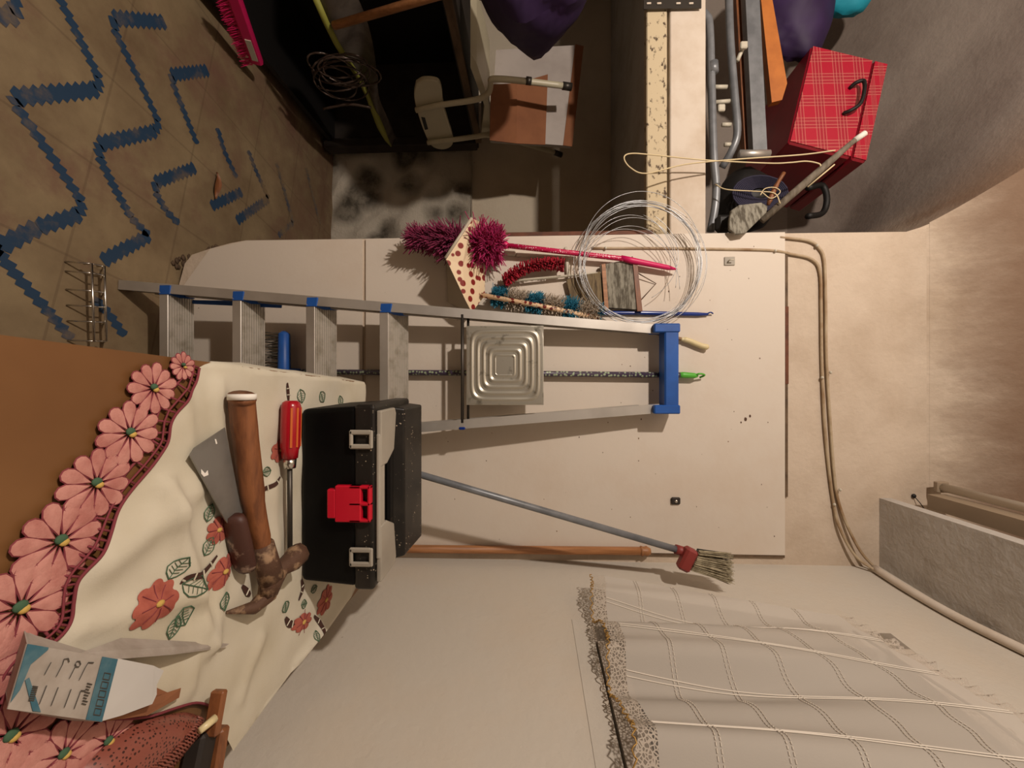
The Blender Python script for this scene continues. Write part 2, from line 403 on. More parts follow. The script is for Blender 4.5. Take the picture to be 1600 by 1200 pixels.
# floor with its inlaid zigzag
fb = MB(); fb.add([(-2.4, -1.8, 0), (1.2, -1.8, 0), (1.2, 2.45, 0), (-2.4, 2.45, 0)], [(0, 1, 2, 3)], 0)
ZZ = [[(60, -60), (100, 10), (155, 122), (152, 140), (22, 152), (25, 165), (78, 240), (128, 315), (125, 335), (60, 355), (0, 385), (-60, 405)],
      [(-30, 360), (30, 435), (70, 480), (112, 530)], [(-60, 20), (25, 25), (20, -30)],
      [(258, 35), (178, 28), (178, 45), (215, 120), (248, 190), (243, 205), (155, 225), (155, 245), (180, 295), (205, 340), (233, 368), (160, 408)],
      [(145, 465), (170, 490), (195, 525)],
      [(325, 110), (268, 117), (270, 130), (290, 180), (308, 225)], [(305, 262), (243, 285), (243, 300), (260, 330), (280, 350)],
      [(340, 200), (350, 235), (370, 278)], [(388, 235), (398, 262), (420, 310), (370, 345)], [(432, 255), (445, 300), (458, 348), (435, 368)], [(378, 300), (330, 322)], [(478, 262), (490, 310), (500, 350)]]
def saw_band(mb, a, b, w):
    L = (b-a).length; d = (b-a).normalized(); nrm = V((-d.y, d.x, 0)); tooth = .022; n = max(1, round(L/tooth)); e = L/n
    for i in range(n):
        p0 = a+d*e*i; p1 = a+d*e*(i+1); pm = a+d*e*(i+.5)
        mb.add([p0-nrm*w*.5, p1-nrm*w*.5, p1+nrm*w*.5, p0+nrm*w*.5], [(0, 1, 2, 3)], 1)
        mb.add([p0+nrm*w*.5, p1+nrm*w*.5, pm+nrm*(w*.5+.009)+d*e*.25], [(0, 1, 2)], 1); mb.add([p1-nrm*w*.5, p0-nrm*w*.5, pm-nrm*(w*.5+.009)-d*e*.25], [(0, 1, 2)], 1)
for ln in ZZ:
    for (xa, ya), (xb, yb) in zip(ln, ln[1:]):
        saw_band(fb, PZ(xa, ya, .0012), PZ(xb, yb, .0012), .024 if abs(xb-xa) > 1.3*abs(yb-ya) else .014)
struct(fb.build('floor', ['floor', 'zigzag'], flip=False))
# back wall sheet with its broken lower corner
wb = MB()
bl = [(-.295, 0), (W(283, 412).x, .03), (W(300, 398).x, W(300, 398).z), (W(330, 388).x, W(330, 388).z), (W(360, 380).x, W(360, 380).z), (XL, W(384, 375).z), (XE, 2.33), (XE-.012, 2.37), (XE-.024, 2.40), (wallx(D)+.02, 2.40), (wallx(D)+.02, 0)]
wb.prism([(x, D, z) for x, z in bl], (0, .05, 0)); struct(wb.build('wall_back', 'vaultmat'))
# painted hardboard panel over it
pb = MB(); ptop = W(1224, 500).z; pbot = W(573, 500).z; pr = W(1000, 862).x
pb.prism([(XL+.004, D-.008, pbot), (pr, D-.008, W(600, 850).z-.04), (pr, D-.008, ptop), (XL+.004, D-.008, ptop)][0:1] + [(pr, D-.008, pbot), (pr, D-.008, ptop), (XL+.004, D-.008, ptop)], (0, .008, 0))
for x, y, k in [(1002, 655, 1.4), (985, 572, 1), (1002, 590, .8), (1165, 655, 3), (1172, 650, 2.2), (1158, 660, 1.5), (1147, 643, .8), (1200, 660, .9), (1020, 610, 1), (950, 660, 1), (998, 685, 1.3), (998, 720, .9), (1138, 690, 1), (905, 683, 1.1), (942, 707, .8), (1178, 385, .8), (1062, 432, .9), (1045, 455, 1.5), (1170, 435, .8), (870, 830, 1.1), (900, 1, 0), (1190, 757, .8), (1186, 1, 0), (850, 780, .7), (985, 808, .8), (760, 720, .9), (700, 690, .8), (1210, 838, 1)]+[(random.uniform(640, 1215), random.uniform(385, 850), random.uniform(.3, .8)) for _ in range(50)]:
    if k: q = W(x, y, .0085); pb.ball(q, (.0022*k, .0008, .0014*k), 1, 4, .3)
struct(pb.build('trim_1', ['panel', 'rust']))
pb = MB(); pb.prism([(XL+.004, D-.006, pbot-.012), (XL+.004, D-.006, W(384, 375).z+.005), (W(330, 390).x, D-.006, W(330, 390).z), (-.29, D-.006, .005), (pr, D-.006, .005), (pr, D-.006, pbot-.012)], (0, .006, 0))
struct(pb.build('trim_2', 'panel'))
tb = MB(); tb.box((XL-.004, D+.02, 1.25), (.012, .05, .62)); struct(tb.build('trim_3', 'door_wood'))
tb = MB(); z = ptop+.006
tb.box((-.03, D-.003, z), (.76, .006, .008)); tb.box((-.12, D-.004, z), (.24, .008, .010), None, 1); struct(tb.build('trim_4', ['lath_wood', 'door_wood']))
tb = MB(); tb.bar((pr+.004, D-.004, .7), (pr+.004, D-.004, ptop), .006, .01); struct(tb.build('trim_5', 'lath_wood'))
# right wall with the window opening
WY0, WY1, WZ0, WZ1 = -.05, .97, 1.322, 2.02
rw = MB()
def rwq(y0, y1, z0, z1): rw.prism([(wallx(y0), y0, z0), (wallx(y1), y1, z0), (wallx(y1), y1, z1), (wallx(y0), y0, z1)], (.12, 0, 0))
rwq(-1.8, WY0, 0, 2.95); rwq(WY1, 2.45, 0, 2.95); rwq(WY0, WY1, 0, WZ0); rwq(WY0, WY1, WZ1, 2.95)
struct(rw.build('wall_right', 'rightwall'))
wf = MB(); 
def wbar(y0, y1, z0, z1, off=-.0005, dep=.04, mi=0, mb=None):
    (mb or wf).prism([(wallx(y0)-off, y0, z0), (wallx(y1)-off, y1, z0), (wallx(y1)-off, y1, z1), (wallx(y0)-off, y0, z1)], (dep, 0, 0), mi)
wbar(WY1-.05, WY1, WZ0, WZ1); wbar(WY0, WY0+.05, WZ0, WZ1); wbar(WY0, WY1, WZ1-.05, WZ1); wbar(WY0, WY1, WZ0+.006, WZ0+.055)
wbar(.44, .48, WZ0, WZ1)
wo = struct(wf.build('window_1', 'window_wood'))
g = MB(); wbar(WY0+.05, WY1-.05, WZ0+.055, WZ1-.05, -.03, .006, 0, g); g.build('window_pane', 'glass', wo)
sb = MB(); wbar(-.05, .99, WZ0-.045, WZ0-.008, .0012, .03, 0, sb); struct(sb.build('trim_6', 'rightwall'))
# outer shell
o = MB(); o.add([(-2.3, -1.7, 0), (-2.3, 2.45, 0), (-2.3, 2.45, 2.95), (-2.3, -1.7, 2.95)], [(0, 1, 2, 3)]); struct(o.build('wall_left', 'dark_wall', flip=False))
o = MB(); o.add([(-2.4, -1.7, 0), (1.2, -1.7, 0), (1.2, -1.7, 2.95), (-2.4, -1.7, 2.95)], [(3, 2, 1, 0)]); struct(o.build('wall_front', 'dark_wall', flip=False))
# rear of the recess: stone foot, plaster above
o = MB(); zs = PY(738, 300, RECY).z
def stonef(u, v):
    x = -2.3+u*2.1; zz = v*zs; return V((x, RECY-.045-.022*abs(sin(x*9+zz*4+sin(zz*11)))*sin(zz*13+x*5)-.010*sin(x*31+zz*7)*sin(zz*27)-.01*sin(pi*v), zz))
o.grid(stonef, 90, 40); o.add([(-2.3, RECY, zs), (-.2, RECY, zs), (-.2, RECY-.05, zs), (-2.3, RECY-.05, zs)], [(0, 1, 2, 3)])
struct(o.build('wall_recess_foot', 'stone'))
o = MB(); o.box((-1.25, RECY+.02, .87), (2.1, .04, 1.74)); struct(o.build('wall_recess', 'plainplaster'))
# shelf in the recess: painted beam, lath under it, slab behind
SH0, SH1 = PY(1047, 200, 1.30).z, PY(1103, 200, 1.30).z
o = MB(); o.box((-1.35, 1.33, (SH0+SH1)/2), (1.9, .06, SH1-SH0), None, 0, .003)
for i in range(2):
    pass
o.box((-1.35, 1.86, SH1-.05), (1.9, 1.0, .07), None, 1); struct(o.build('trim_7', ['white_paint', 'slab']))
o = MB(); zl0 = PY(1010, 200, 1.30).z
o.box((-1.35, 1.315, (zl0+SH0)/2-.004), (1.9, .03, SH0-zl0-.01), None, 0, .003); struct(o.build('trim_8', 'old_paint_wood'))
# vault: height field y(X,z)
def yA(z): return 2.06 - (1.9*(z-2.15)**2 if z > 2.15 else 0)
def yB(z): return D - (1.2*(z-2.39)**1.6 if z > 2.39 else 0)
def vault(u, v):
    x = -2.3+u*3.1; z = 2.39+v*.52
    e = XE-.02-.42*sm(z, 2.42, 2.85); wd = .012+.45*sm(z, 2.4, 2.8)
    s_ = sm(x, e-wd, e+.3*wd); return V((x, yA(z)*(1-s_)+yB(z)*s_, z))
def xarch(z): return XE-.9*max(0, z-2.33)**1.3
def archf(u, v):
    z = 2.398+v*.24; return V((xarch(z)*(1-u)+.62*u, yB(z)-.0004-.003*sm(v, 0, .2)*(1-sm(v, .6, 1)), z))
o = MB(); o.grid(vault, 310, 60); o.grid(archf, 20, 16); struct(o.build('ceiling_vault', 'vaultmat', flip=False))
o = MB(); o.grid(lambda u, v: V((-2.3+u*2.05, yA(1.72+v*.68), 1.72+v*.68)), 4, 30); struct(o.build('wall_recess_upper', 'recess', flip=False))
o = MB(); o.add([(-2.4, -1.8, 2.9), (1.2, -1.8, 2.9), (1.2, 1.5, 2.9), (-2.4, 1.5, 2.9)], [(3, 2, 1, 0)]); struct(o.build('ceiling', 'wall', flip=False))
# cement ledge on the right wall
LZ = 2.25; lx = PY(1354, 778, D-.001).x
o = MB(); o.prism([(lx, D+.01, LZ), (lx, -.6, LZ), (wallx(-.6)+.01, -.6, LZ), (wallx(D)+.01, D+.01, LZ)], (0, 0, .035)); struct(o.build('trim_9', 'slab'))

# ------------------------------------------------------------------ cables on the wall
def cable(label, pts, r, m='cord', clips=(), cm='white_plastic'):
    mb = MB(); mb.tube(path(pts, 6), r, 8); o = mb.build('wall_cable', m)
    tag(o, label, 'cable', 'cables tacked to the wall')
    for p in clips: c = MB(); c.ball(V(p)-V((0, .002, 0)), (.005, .005, .004), 0, 5); c.build('cable_clip', cm, o)
    return o
c1 = [W(1218, 371, .005), W(1262, 376, .006), W(1280, 388, .006), W(1288, 410, .006), W(1290, 480, .006), W(1291, 560, .006), W(1297, 660, .006), W(1303, 740, .006), W(1309, 780, .006), W(1323, 820, .012), W(1345, 862, .022), PR(1368, 888, .012)]
cable('upper of two beige cables running across the wall top from the recess', c1, .0042, clips=[W(1276, 384, .009), W(1297, 582, .009), W(1312, 765, .009)])
c2 = [W(925, 388, .010), W(1020, 388, .010), W(1100, 389, .010), W(1200, 391, .010), W(1235, 397, .006), W(1268, 405, .006), W(1281, 425, .006), W(1283, 480, .006), W(1284, 560, .006), W(1288, 660, .006), W(1296, 740, .006), W(1303, 790, .006), W(1312, 825, .012), W(1336, 868, .022), PR(1370, 893, .008)]
cable('lower beige cable that starts behind the wire coil and bends up beside the first', c2, .0042, clips=[W(946, 388, .013), W(1211, 392, .012), W(1284, 590, .009), W(1303, 788, .009)])
c3 = [PR(1366, 888, .012), PR(1420, 922, .012), PR(1500, 967, .012), PR(1600, 1016, .012), PR(1700, 1065, .012)]
mb = MB(); mb.tube(path(c3, 4), .011, 10); tag(mb.build('cable_duct', 'white_paint'), 'thick whitewashed pipe running along the right wall under the cement ledge', 'pipe')

# ------------------------------------------------------------------ small hardware on the panel
mb = MB(); p = W(1055, 782, .008); mb.box(p+V((0, -.004, 0)), (.022, .008, .028), None, 0, .003); o = mb.build('latch_plate', 'dark_wood')
tag(o, 'small dark brown latch plate fixed on the white panel above the grey broom', 'latch')
mb = MB(); mb.ball(p+V((0, -.009, 0)), (.005, .003, .005), 0, 6); mb.build('latch_screw', 'chrome', o)
p = W(1140, 408, .010); t = thing('adhesive_hook', p, 'clear square stick-on hook on the panel right of the wire coil', 'hook')
mb = MB(); mb.box(p, (.026, .003, .032), None, 0, .001); mb.build('base_plate', 'clear', t)
mb = MB(); mb.tube([p+V((0, -.002, -.004)), p+V((0, -.014, -.006)), p+V((0, -.014, .006))], .002, 6); mb.build('hook', 'white_plastic', t)

# ------------------------------------------------------------------ stepladder
ft = PZ(182, 447, 0); cxl = -.045
LT = V((cxl-.118, 1.205, PY(1030, 515, 1.205).z)); LB = V((-.283, ft.y+.005, .003))
RT = V((cxl+.118, 1.205, LT.z)); RB = V((.193, LB.y, .003))
lad = thing('stepladder', (cxl, LB.y, 0), 'folded aluminium stepladder with blue cap leaning on the white panel', 'ladder')
nrm = V((1, 0, 0)).cross((LT-LB).normalized()); nrm = V((0, -1, 0)) if nrm.y > 0 else V((0, -1, 0))
for a, b in ((LB, LT), (RB, RT)):
    mb = MB(); s_ = V((1, 0, 0)); mb.bar(a, b, .027, .006, (1, 0, 0)); sg = 1 if a.x < cxl else -1
    mb.bar(a+V((-sg*.009, .020, 0)), b+V((-sg*.009, .020, 0)), .003, .044, (1, 0, 0)); mb.bar(a+V((0, .040, 0)), b+V((0, .040, 0)), .020, .003, (1, 0, 0))
    mb.build('side_rail', 'alu', lad)
    mb = MB(); mb.bar(a+V((sg*.008, .052, .06)), b+V((0, .040, -.05)), .018, .012, (1, 0, 0)); mb.build('rear_leg', 'alu', lad)
def railpt(z, side):
    a, b = (LB, LT) if side < 0 else (RB, RT); return lerp(a, b, (z-a.z)/(b.z-a.z))
for k, (fx, bx) in enumerate(((262, 303), (376, 414), (491, 526), (606, 638))):
    z = .5
    for it in range(20):
        y = railpt(z, -1).y; z = PY(fx, 520, y).z
    L = railpt(z, -1); Rr = railpt(z, 1); zb = PY(bx, 520, L.y+.075).z
    l0 = L.x+.008; r0 = Rr.x-.008
    mb = MB(); n = 10
    for i in range(n):                                     # ribbed tread
        t0 = i/n; t1 = (i+.72)/n; h = .0022
        def q(x, t, e=0): return V((x, L.y+.004+.071*t, z+(zb-z)*t+e))
        mb.add([q(l0, t0, h), q(r0, t0, h), q(r0, t1, h), q(l0, t1, h)], [(0, 1, 2, 3)])
        mb.add([q(l0, t1, h), q(r0, t1, h), q(r0, (t0+t1)/2+.06, 0), q(l0, (t0+t1)/2+.06, 0)], [(0, 1, 2, 3)])
        mb.add([q(l0, t0, h), q(r0, t0, h), q(r0, t0, -.002), q(l0, t0, -.002)], [(0, 1, 2, 3)])
    mb.prism([q(l0, 0, -.003), q(r0, 0, -.003), q(r0, 1, -.003), q(l0, 1, -.003)], (0, 0, .003))
    tr = mb.build('tread', 'alu_tread', lad)
    mb = MB(); mb.box((( l0+r0)/2, L.y+.001, z-.011), (r0-l0, .005, .026), None, 0, .001); mb.build('tread_lip', 'alu', tr)
    for s_ in (-1, 1):
        e = L if s_ < 0 else Rr; ii = -s_
        mb = MB(); mb.prism([V((e.x-s_*.003+s_*.012, L.y-.006, z+.012)), V((e.x+ii*.016, L.y-.004, z+.008)), V((e.x+ii*.02, L.y+.03, z+.012)), V((e.x+ii*.014, L.y+.07, zb+.008)), V((e.x, L.y+.05, zb+.004))], (0, 0, -.03))
        mb.build('step_bracket', 'blue_plastic', tr)
# spreader straps
for za, zb2, s_ in ((.16, .42, -1), (.17, .30, -1)):
    a = railpt(za, s_)+V((.024, .055, 0)); b = railpt(zb2, s_)+V((.014, .06, 0)); mb = MB(); mb.bar(a, b, .012, .005, (1, 0, 0), 0, .002); mb.build('strap', 'blue_plastic', lad)
# cap
z0 = PY(1036, 520, 1.2).z; z1 = PY(1058, 520, 1.2).z
mb = MB(); mb.box((cxl, 1.212, (z0+z1)/2), (.245, .055, z1-z0), None, 0, .004)
for s_ in (-1, 1):
    mb.box((cxl+s_*.12, 1.212, (z0+z1)/2-.014), (.026, .062, (z1-z0)+.034), None, 0, .003)
mb.build('top_cap', 'blue_plastic', lad)
# platform: pressed tin square standing upright
pc = PY(789, 571, 1.165); hw = .5*(PY(789, 633, 1.165).x-PY(789, 510, 1.165).x); hz = .5*(PY(850, 571, 1.165).z-PY(730, 571, 1.165).z)
def plat(u, v):
    a = (u-.5)*2; b = (v-.5)*2; p8 = (abs(a)**7+abs(b)**7)**(1/7); p8 = min(p8, 1.0)
    h = .0045*(.5-.5*cos(p8*6.4*2*pi)) if p8 > .24 else .0
    if p8 > .93: h *= max(0, (1-p8)/.07); 
    return V((pc.x+a*hw, pc.y-.006-h, pc.z+b*hz))
mb = MB(); mb.grid(plat, 90, 90)
mb.box((pc.x, pc.y+.002, pc.z), (hw*2, .018, hz*2), None, 0, .005); mb.build('platform', 'tin', lad)
mb = MB(); zz = pc.z-hz-.012
mb.tube([railpt(zz, -1)+V((.004, .0, 0)), railpt(zz, 1)+V((-.004, 0, 0))], .005, 8); mb.tube([railpt(zz, -1)+V((.004, .02, .014)), railpt(zz, 1)+V((-.004, .02, .014))], .004, 8); mb.build('platform_rod', 'dark_metal', lad)
mb = MB(); q = railpt(zz, 1)+V((.012, 0, 0)); mb.box(q, (.008, .018, .018), None, 0, .002); mb.build('hinge_block', 'blue_gloss', lad)

# ------------------------------------------------------------------ push broom behind the ladder
y = D-.028; t = thing('broom', (PY(430, 570, y).x, y, PY(412, 583, y).z), 'blue-headed broom with purple and green patterned stick behind the stepladder', 'broom')
mb = MB(); mb.tube([PY(455, 581, y), PY(760, 583, y), PY(1062, 586, y)], .0088, 12); mb.build('stick', 'patterned', t)
mb = MB(); mb.tube([PY(1060, 586, y), PY(1068, 586, y), PY(1085, 587, y), PY(1090, 587, y)], [.0085, .0095, .0085, .005], 12)
mb.tube(path([PY(1085, 587, y), PY(1093, 584, y-.01), PY(1101, 586, y), PY(1093, 590, y+.008)], 4), .003, 6); mb.build('stick_cap', 'green_plastic', t)
mb = MB(); a = PY(444, 519, y-.01); b = PY(444, 640, y-.01)
mb.tube([a+V((-.004, 0, 0)), a+V((.006, 0, 0)), lerp(a, b, .5), b], [.006, .017, .019, .017], 12); mb.tube([lerp(a, b, .53)+V((0, 0, -.01)), PY(470, 581, y)], [.017, .010], 12); mb.build('head', 'blue_plastic', t)
mb = MB(); nb = 0
for i in range(24):
    for j in range(5):
        p = lerp(a, b, (i+.5)/24)+V((random.uniform(-.002, .002), (j-2)*.006, -.008)); strand(mb, p, V((random.uniform(-.12, .12), (j-2)*.06, -1)), .062, .0011, 0, 4, .05)
o = mb.build('bristles', 'dark_bristle', t); o['kind'] = 'stuff'

# ------------------------------------------------------------------ things hanging on the panel
# pink duster
t = thing('duster', W(700, 380, .1), 'pink microfibre duster with polka dot handle hanging left of the wire coil', 'duster')
hA = W(787, 383, .055); hB = W(970, 404, .035); hC = W(1058, 421, .03)
mb = MB(); mb.tube([hA, lerp(hA, hB, .5), hB, lerp(hB, hC, .05)], .0080, 12); mb.build('stick', 'polka', t)
mb = MB(); mb.tube([hB+V((-.002, -.0004, 0)), lerp(hB, hC, .2), lerp(hB, hC, .85), hC+V((0, 0, 0))], [.0085, .010, .0075, .002], 12); mb.build('grip', 'pink_bristle', t)
mb = MB(); mb.tube([hA, hA+V((-.003, 0, -.018))], .006, 8); mb.ball(hA+V((.0, 0, .004)), .0125, 0, 6); mb.build('ferrule', 'pink_bristle', t)
mb = MB()
axA = W(782, 385, .055); axB = W(640, 372, .075)
for i in range(2800):
    s_ = random.random(); p = lerp(axA, axB, s_*.95); rad = rv(); rad = (rad - (axB-axA).normalized()*rad.dot((axB-axA).normalized())).normalized()
    if rad.y > .75: rad.y = -rad.y
    rr = .058*(.55+.45*sin(pi*min(1, s_*1.15+.1))) if not .3 < s_ < .42 else .028
    d = rad*1.0+(axB-axA).normalized()*(.9 if s_ > .35 else -.1)
    strand(mb, p+rad*.005, d, rr*random.uniform(.7, 1.0), .0021, 0 if s_ < .35 else 1, 4, .7)
o = mb.build('duster_head', ['magenta', 'plum'], t)
# dustpan
t = thing('dustpan', W(735, 430, .06), 'cream dustpan with red spots hanging in front of the pink duster', 'dustpan')
A_, B_, C_, E_, F_, G_, H_ = W(737, 341, .125), W(696, 403, .15), W(737, 488, .075), W(757, 462, .03), W(758, 412, .03), W(752, 348, .06), W(722, 415, .115)
K_ = W(728, 470, .10)
mb = MB(); mb.add([A_, B_, C_, E_, F_, G_, H_, K_], [(0, 1, 6), (1, 7, 6), (1, 2, 7), (6, 7, 4, 5), (7, 2, 3, 4), (0, 6, 5)]); mb.build('pan', 'dotted', t, solid=.002)
mb = MB(); mb.tube([A_, lerp(A_, B_, .5), B_], .004, 6); mb.add([B_, C_, W(725, 487, .02), W(700, 472, .02), W(697, 408, .02)], [(0, 1, 2, 3, 4)]); mb.build('pan_back', 'pan_grey', t, solid=.0015)
mb = MB(); p1 = W(752, 461, .055); p2 = W(850, 479, .05); p3 = W(938, 497, .035); mb.tube([p1, p2, p3], .0075, 10); mb.build('handle', 'dotted_stick', t)
# red caterpillar brush
t = thing('microfibre_brush', W(830, 425, .05), 'small crimson microfibre brush with white handle below the pink duster handle', 'brush')
ax = path([W(787, 440, .045), W(815, 420, .045), W(850, 412, .045), W(880, 414, .045)], 10)
mb = MB()
for i in range(560):
    k = random.randrange(len(ax)-1); p = lerp(ax[k], ax[k+1], random.random()); tdir = (ax[k+1]-ax[k]).normalized(); rad = rv(); rad = (rad-tdir*rad.dot(tdir)).normalized()
    if rad.z < -.2: rad.z *= .4
    strand(mb, p, rad+tdir*random.uniform(-.2, .2), .021*random.uniform(.8, 1.1), .0020, 0, 5, .1, 2)
mb.build('brush_head', 'crimson', t)
mb = MB(); mb.bar(W(790, 440, .03), W(943, 426, .022), .011, .007, None, 0, .003); mb.build('handle', 'white_plastic', t)
# fluffy blue duster
t = thing('feather_duster', W(850, 475, .03), 'turquoise and grey fluffy duster with dark blue handle beside the ladder rail', 'duster')
a = W(768, 462, .022); b = W(935, 490, .022); mb = MB(); td = (b-a).normalized()
for i in range(6500):
    s_ = random.random(); p = lerp(a, b, s_); rad = rv(); rad = (rad-td*rad.dot(td)).normalized()
    if rad.y > .3: rad.y = -rad.y
    blue = (s_*3.0+.05) % 1 < .42
    strand(mb, p, rad+td*.25, .034*random.uniform(.5, 1.0), .0011, 0 if blue else 1, 3, .35, 2)
mb.build('fluff', ['cyan_fluff', 'grey_fluff'], t)
mb = MB(); mb.tube([W(925, 489, .02), W(945, 489, .016), W(1000, 489, .015), W(1090, 491, .015), W(1106, 491, .015)], [.004, .0065, .0068, .0062, .004], 10)
mb.tube(path([W(1104, 491, .015), W(1110, 488, .02), W(1114, 490, .015)], 4), .0022, 6); mb.build('handle', 'blue_gloss', t)
# white plastic bars behind the duster (holder)
mb = MB(); mb.bar(W(806, 398, .012), W(900, 402, .012), .016, .012, None, 0, .003); mb.bar(W(788, 395, .014), W(806, 396, .014), .02, .016, None, 0, .003)
mb.bar(W(884, 386, .014), W(888, 432, .014), .012, .012, None, 0, .003)
tag(mb.build('plastic_holder', 'white_plastic'), 'off-white plastic bar holder fixed on the wall behind the dusters', 'holder')
# plaque with string
t = thing('wooden_plaque', W(885, 445, .02), 'weathered wooden plaque hung by a string triangle inside the wire coil', 'plaque')
def quad(a, b, c, d, dep): return [W(*a, dep), W(*b, dep), W(*c, dep), W(*d, dep)]
mb = MB(); mb.prism(quad((885, 437), (938, 424), (942, 482), (893, 470), .028), (0, .012, 0)); mb.build('lower_board', 'bark_brown', t)
mb = MB(); mb.prism(quad((938, 414), (990, 404), (1002, 484), (945, 480), .03), (0, .014, 0)); mb.build('upper_board', 'bark_grey', t)
mb = MB(); mb.prism(quad((940, 413), (946, 412), (951, 483), (945, 485), .034), (0, .010, 0)); mb.build('trim_strip', 'orange_wood', t)
mb = MB(); mb.prism(quad((988, 400), (996, 412), (1004, 486), (996, 486), .034), (0, .012, 0)); mb.build('frame_edge', 'wood_handle', t)
mb = MB(); mb.tube([W(997, 427, .026), W(1025, 443, .012), W(1002, 468, .026)], .0017, 6); mb.build('hanging_string', 'rust', t)
# wire coil
mb = MB()
def ring(cx_, cy_, rx, ry, dep, r, a0=0, a1=2*pi, tilt=0, n=56):
    full = abs(a1-a0-2*pi) < .01; pts = []
    for i in range(n if full else n+1):
        a = a0+(a1-a0)*i/n; pts.append(W(cx_+rx*cos(a), cy_+ry*sin(a), dep+tilt*sin(a)+.002*sin(5*a)))
    mb.tube(pts, r, 5, 0, True, full)
for i in range(12):
    ring(1001+random.gauss(0, 2.2), 410+random.gauss(0, 2.2), 94+random.gauss(0, 2.8), 92+random.gauss(0, 2.6), .05+random.uniform(-.006, .006), .0008, tilt=random.uniform(-.006, .006))
ring(1003, 394, 92, 95, .06, .0008, pi*1.05, pi*1.95); ring(990, 430, 78, 90, .055, .0008, pi*1.0, pi*1.85)
ring(985, 445, 76, 92, .055, .0008, pi*1.02, pi*1.9); ring(985, 420, 74, 84, .055, .0008, pi*.98, pi*1.95); ring(976, 452, 86, 94, .055, .0008, pi*1.1, pi*2.0)
ring(960, 400, 100, 80, .045, .0008, -.9, .95)
ring(985, 430, 72, 98, .06, .0008, -1.3, .2)
tag(mb.build('wire_coil', 'wire'), 'loose coil of thin galvanised wire hanging over the plaque', 'wire coil')
# ivory handled tool poking up behind the ladder cap
t = thing('hand_tool', W(1060, 527, .012), 'tool with curved ivory handle poking out behind the ladder cap', 'tool')
mb = MB(); mb.tube(path([W(1064, 530, .02), W(1075, 532, .02), W(1095, 540, .02), W(1107, 543, .02)], 5), [.006]*3+[.0085]*9+[.009]*3+[.005], 10); mb.build('handle', 'ivory', t)
mb = MB(); mb.tube([W(940, 505, .012), W(1000, 516, .012), W(1066, 530, .02)], [.002, .003, .0055], 8); mb.build('shank', 'rust', t)

# ------------------------------------------------------------------ sticks in the corner
mb = MB(); a = W(560, 857, .018); b = W(1000, 861, .018); mb.tube([a+V((0, 0, -.6)), a, b], .0125, 12); mb.tube([b, b+V((0, 0, .004)), b+V((0, 0, .012)), b+V((0, 0, .02)), b+V((0, 0, .032))], [.0125, .016, .013, .016, .009], 12)
tag(mb.build('wooden_pole', 'orange_wood'), 'orange varnished wooden pole standing in the corner under the grey broom', 'pole')
t = thing('upturned_broom', W(660, 748, .10), 'grey broom upside down in the corner with maroon head and beige bristles', 'broom')
s0 = PY(600, 725, 1.06); s1 = PY(1062, 860, 1.125)
mb = MB(); s00 = s0-(s1-s0)*.35; mb.tube([s00, s1], .0095, 12); mb.build('stick', 'grey_metal', t)
mb = MB(); hd = (s1-s0).normalized(); c = PY(1078, 873, 1.11)
side = V((.8, 0, -.55)).normalized()
mb.bar(c-V((.028, 0, -.006)), c+V((.030, 0, -.022)), .03, .034, (0, 1, 0), 0, .006); mb.tube([s1-hd*.012, s1+hd*.02], .0135, 10); mb.build('head', 'maroon_plastic', t)
mb = MB()
for i in range(300):
    u = random.uniform(-1, 1); vv = random.uniform(-1, 1); p = c+V((.002+.026*u, .012*vv, .012-.012*u)); q = PY(1142+random.uniform(-6, 4), 888+u*23, 1.09+.012*vv)
    strand(mb, p, q-p, (q-p).length, .0012, 1 if (u < -.45 and vv > 0) else 0, 4, .05)
o = mb.build('bristles', ['bristle', 'dark_bristle'], t); o['kind'] = 'stuff'

# ------------------------------------------------------------------ curtain
t = thing('lace_curtain', (wallx(.8)-.05, .8, 1.36), 'sheer cream curtain with lace hem hanging over the window at right', 'curtain')
CY1, CY0 = 1.075, .10
def foldx(y, z):
    k = sm(z, 1.98, 1.5); return .048+.020*k*sin(y*31+.5)+.009*k*sin(y*67+1+z*2)+.004*sin(y*13+z*6)
def ctop(y): return 1.985-.30*max(0, y-.11-.66)+.004*sin(y*90)
def cbot(y): return 1.366+.007*sin(y*31)
def cpt(y, t_):
    z = cbot(y)+(ctop(y)-cbot(y))*t_; yy = y-.11*t_*sm(y, .4, 1.0); return V((wallx(yy)-foldx(yy, z)-(.0), yy, z))
mb = MB(); mb.grid(lambda u, v: cpt(CY0+(CY1-CY0)*u, v), 240, 40); mb.build('voile', 'sheer', t, flip=False)
mb = MB(); mb.grid(lambda u, v: cpt(CY0+(CY1-CY0)*u, 0)+V((.0, 0, -(1-v)*(.034+.004*sin(u*150)))), 240, 4); mb.build('lace_hem', 'lace', t, flip=False)
mb = MB(); mb.grid(lambda u, v: cpt(CY0+(CY1-CY0)*u, 1)+V((.006*sin(u*260)*v, 0, v*(.026+.006*sin(u*120)))), 240, 4); mb.build('ruffled_heading', 'lace', t, flip=False)
mb = MB(); pts = [cpt(CY0+(CY1-CY0)*i/300, 0)+V((-.002+.002*sin(i*2.2), 0, -.036-.004*sin(i*1.5))) for i in range(301)]; mb.tube(pts, .0013, 5); mb.build('gold_braid', 'gold', t)
mb = MB()
ys = [.18, .30, .42, .54, .66, .78, .885, .985]
for yy in ys:
    for dd in (0, .006): mb.tube([cpt(yy+dd, i/40)+V((-.0015, 0, 0)) for i in range(41)], .0011, 4)
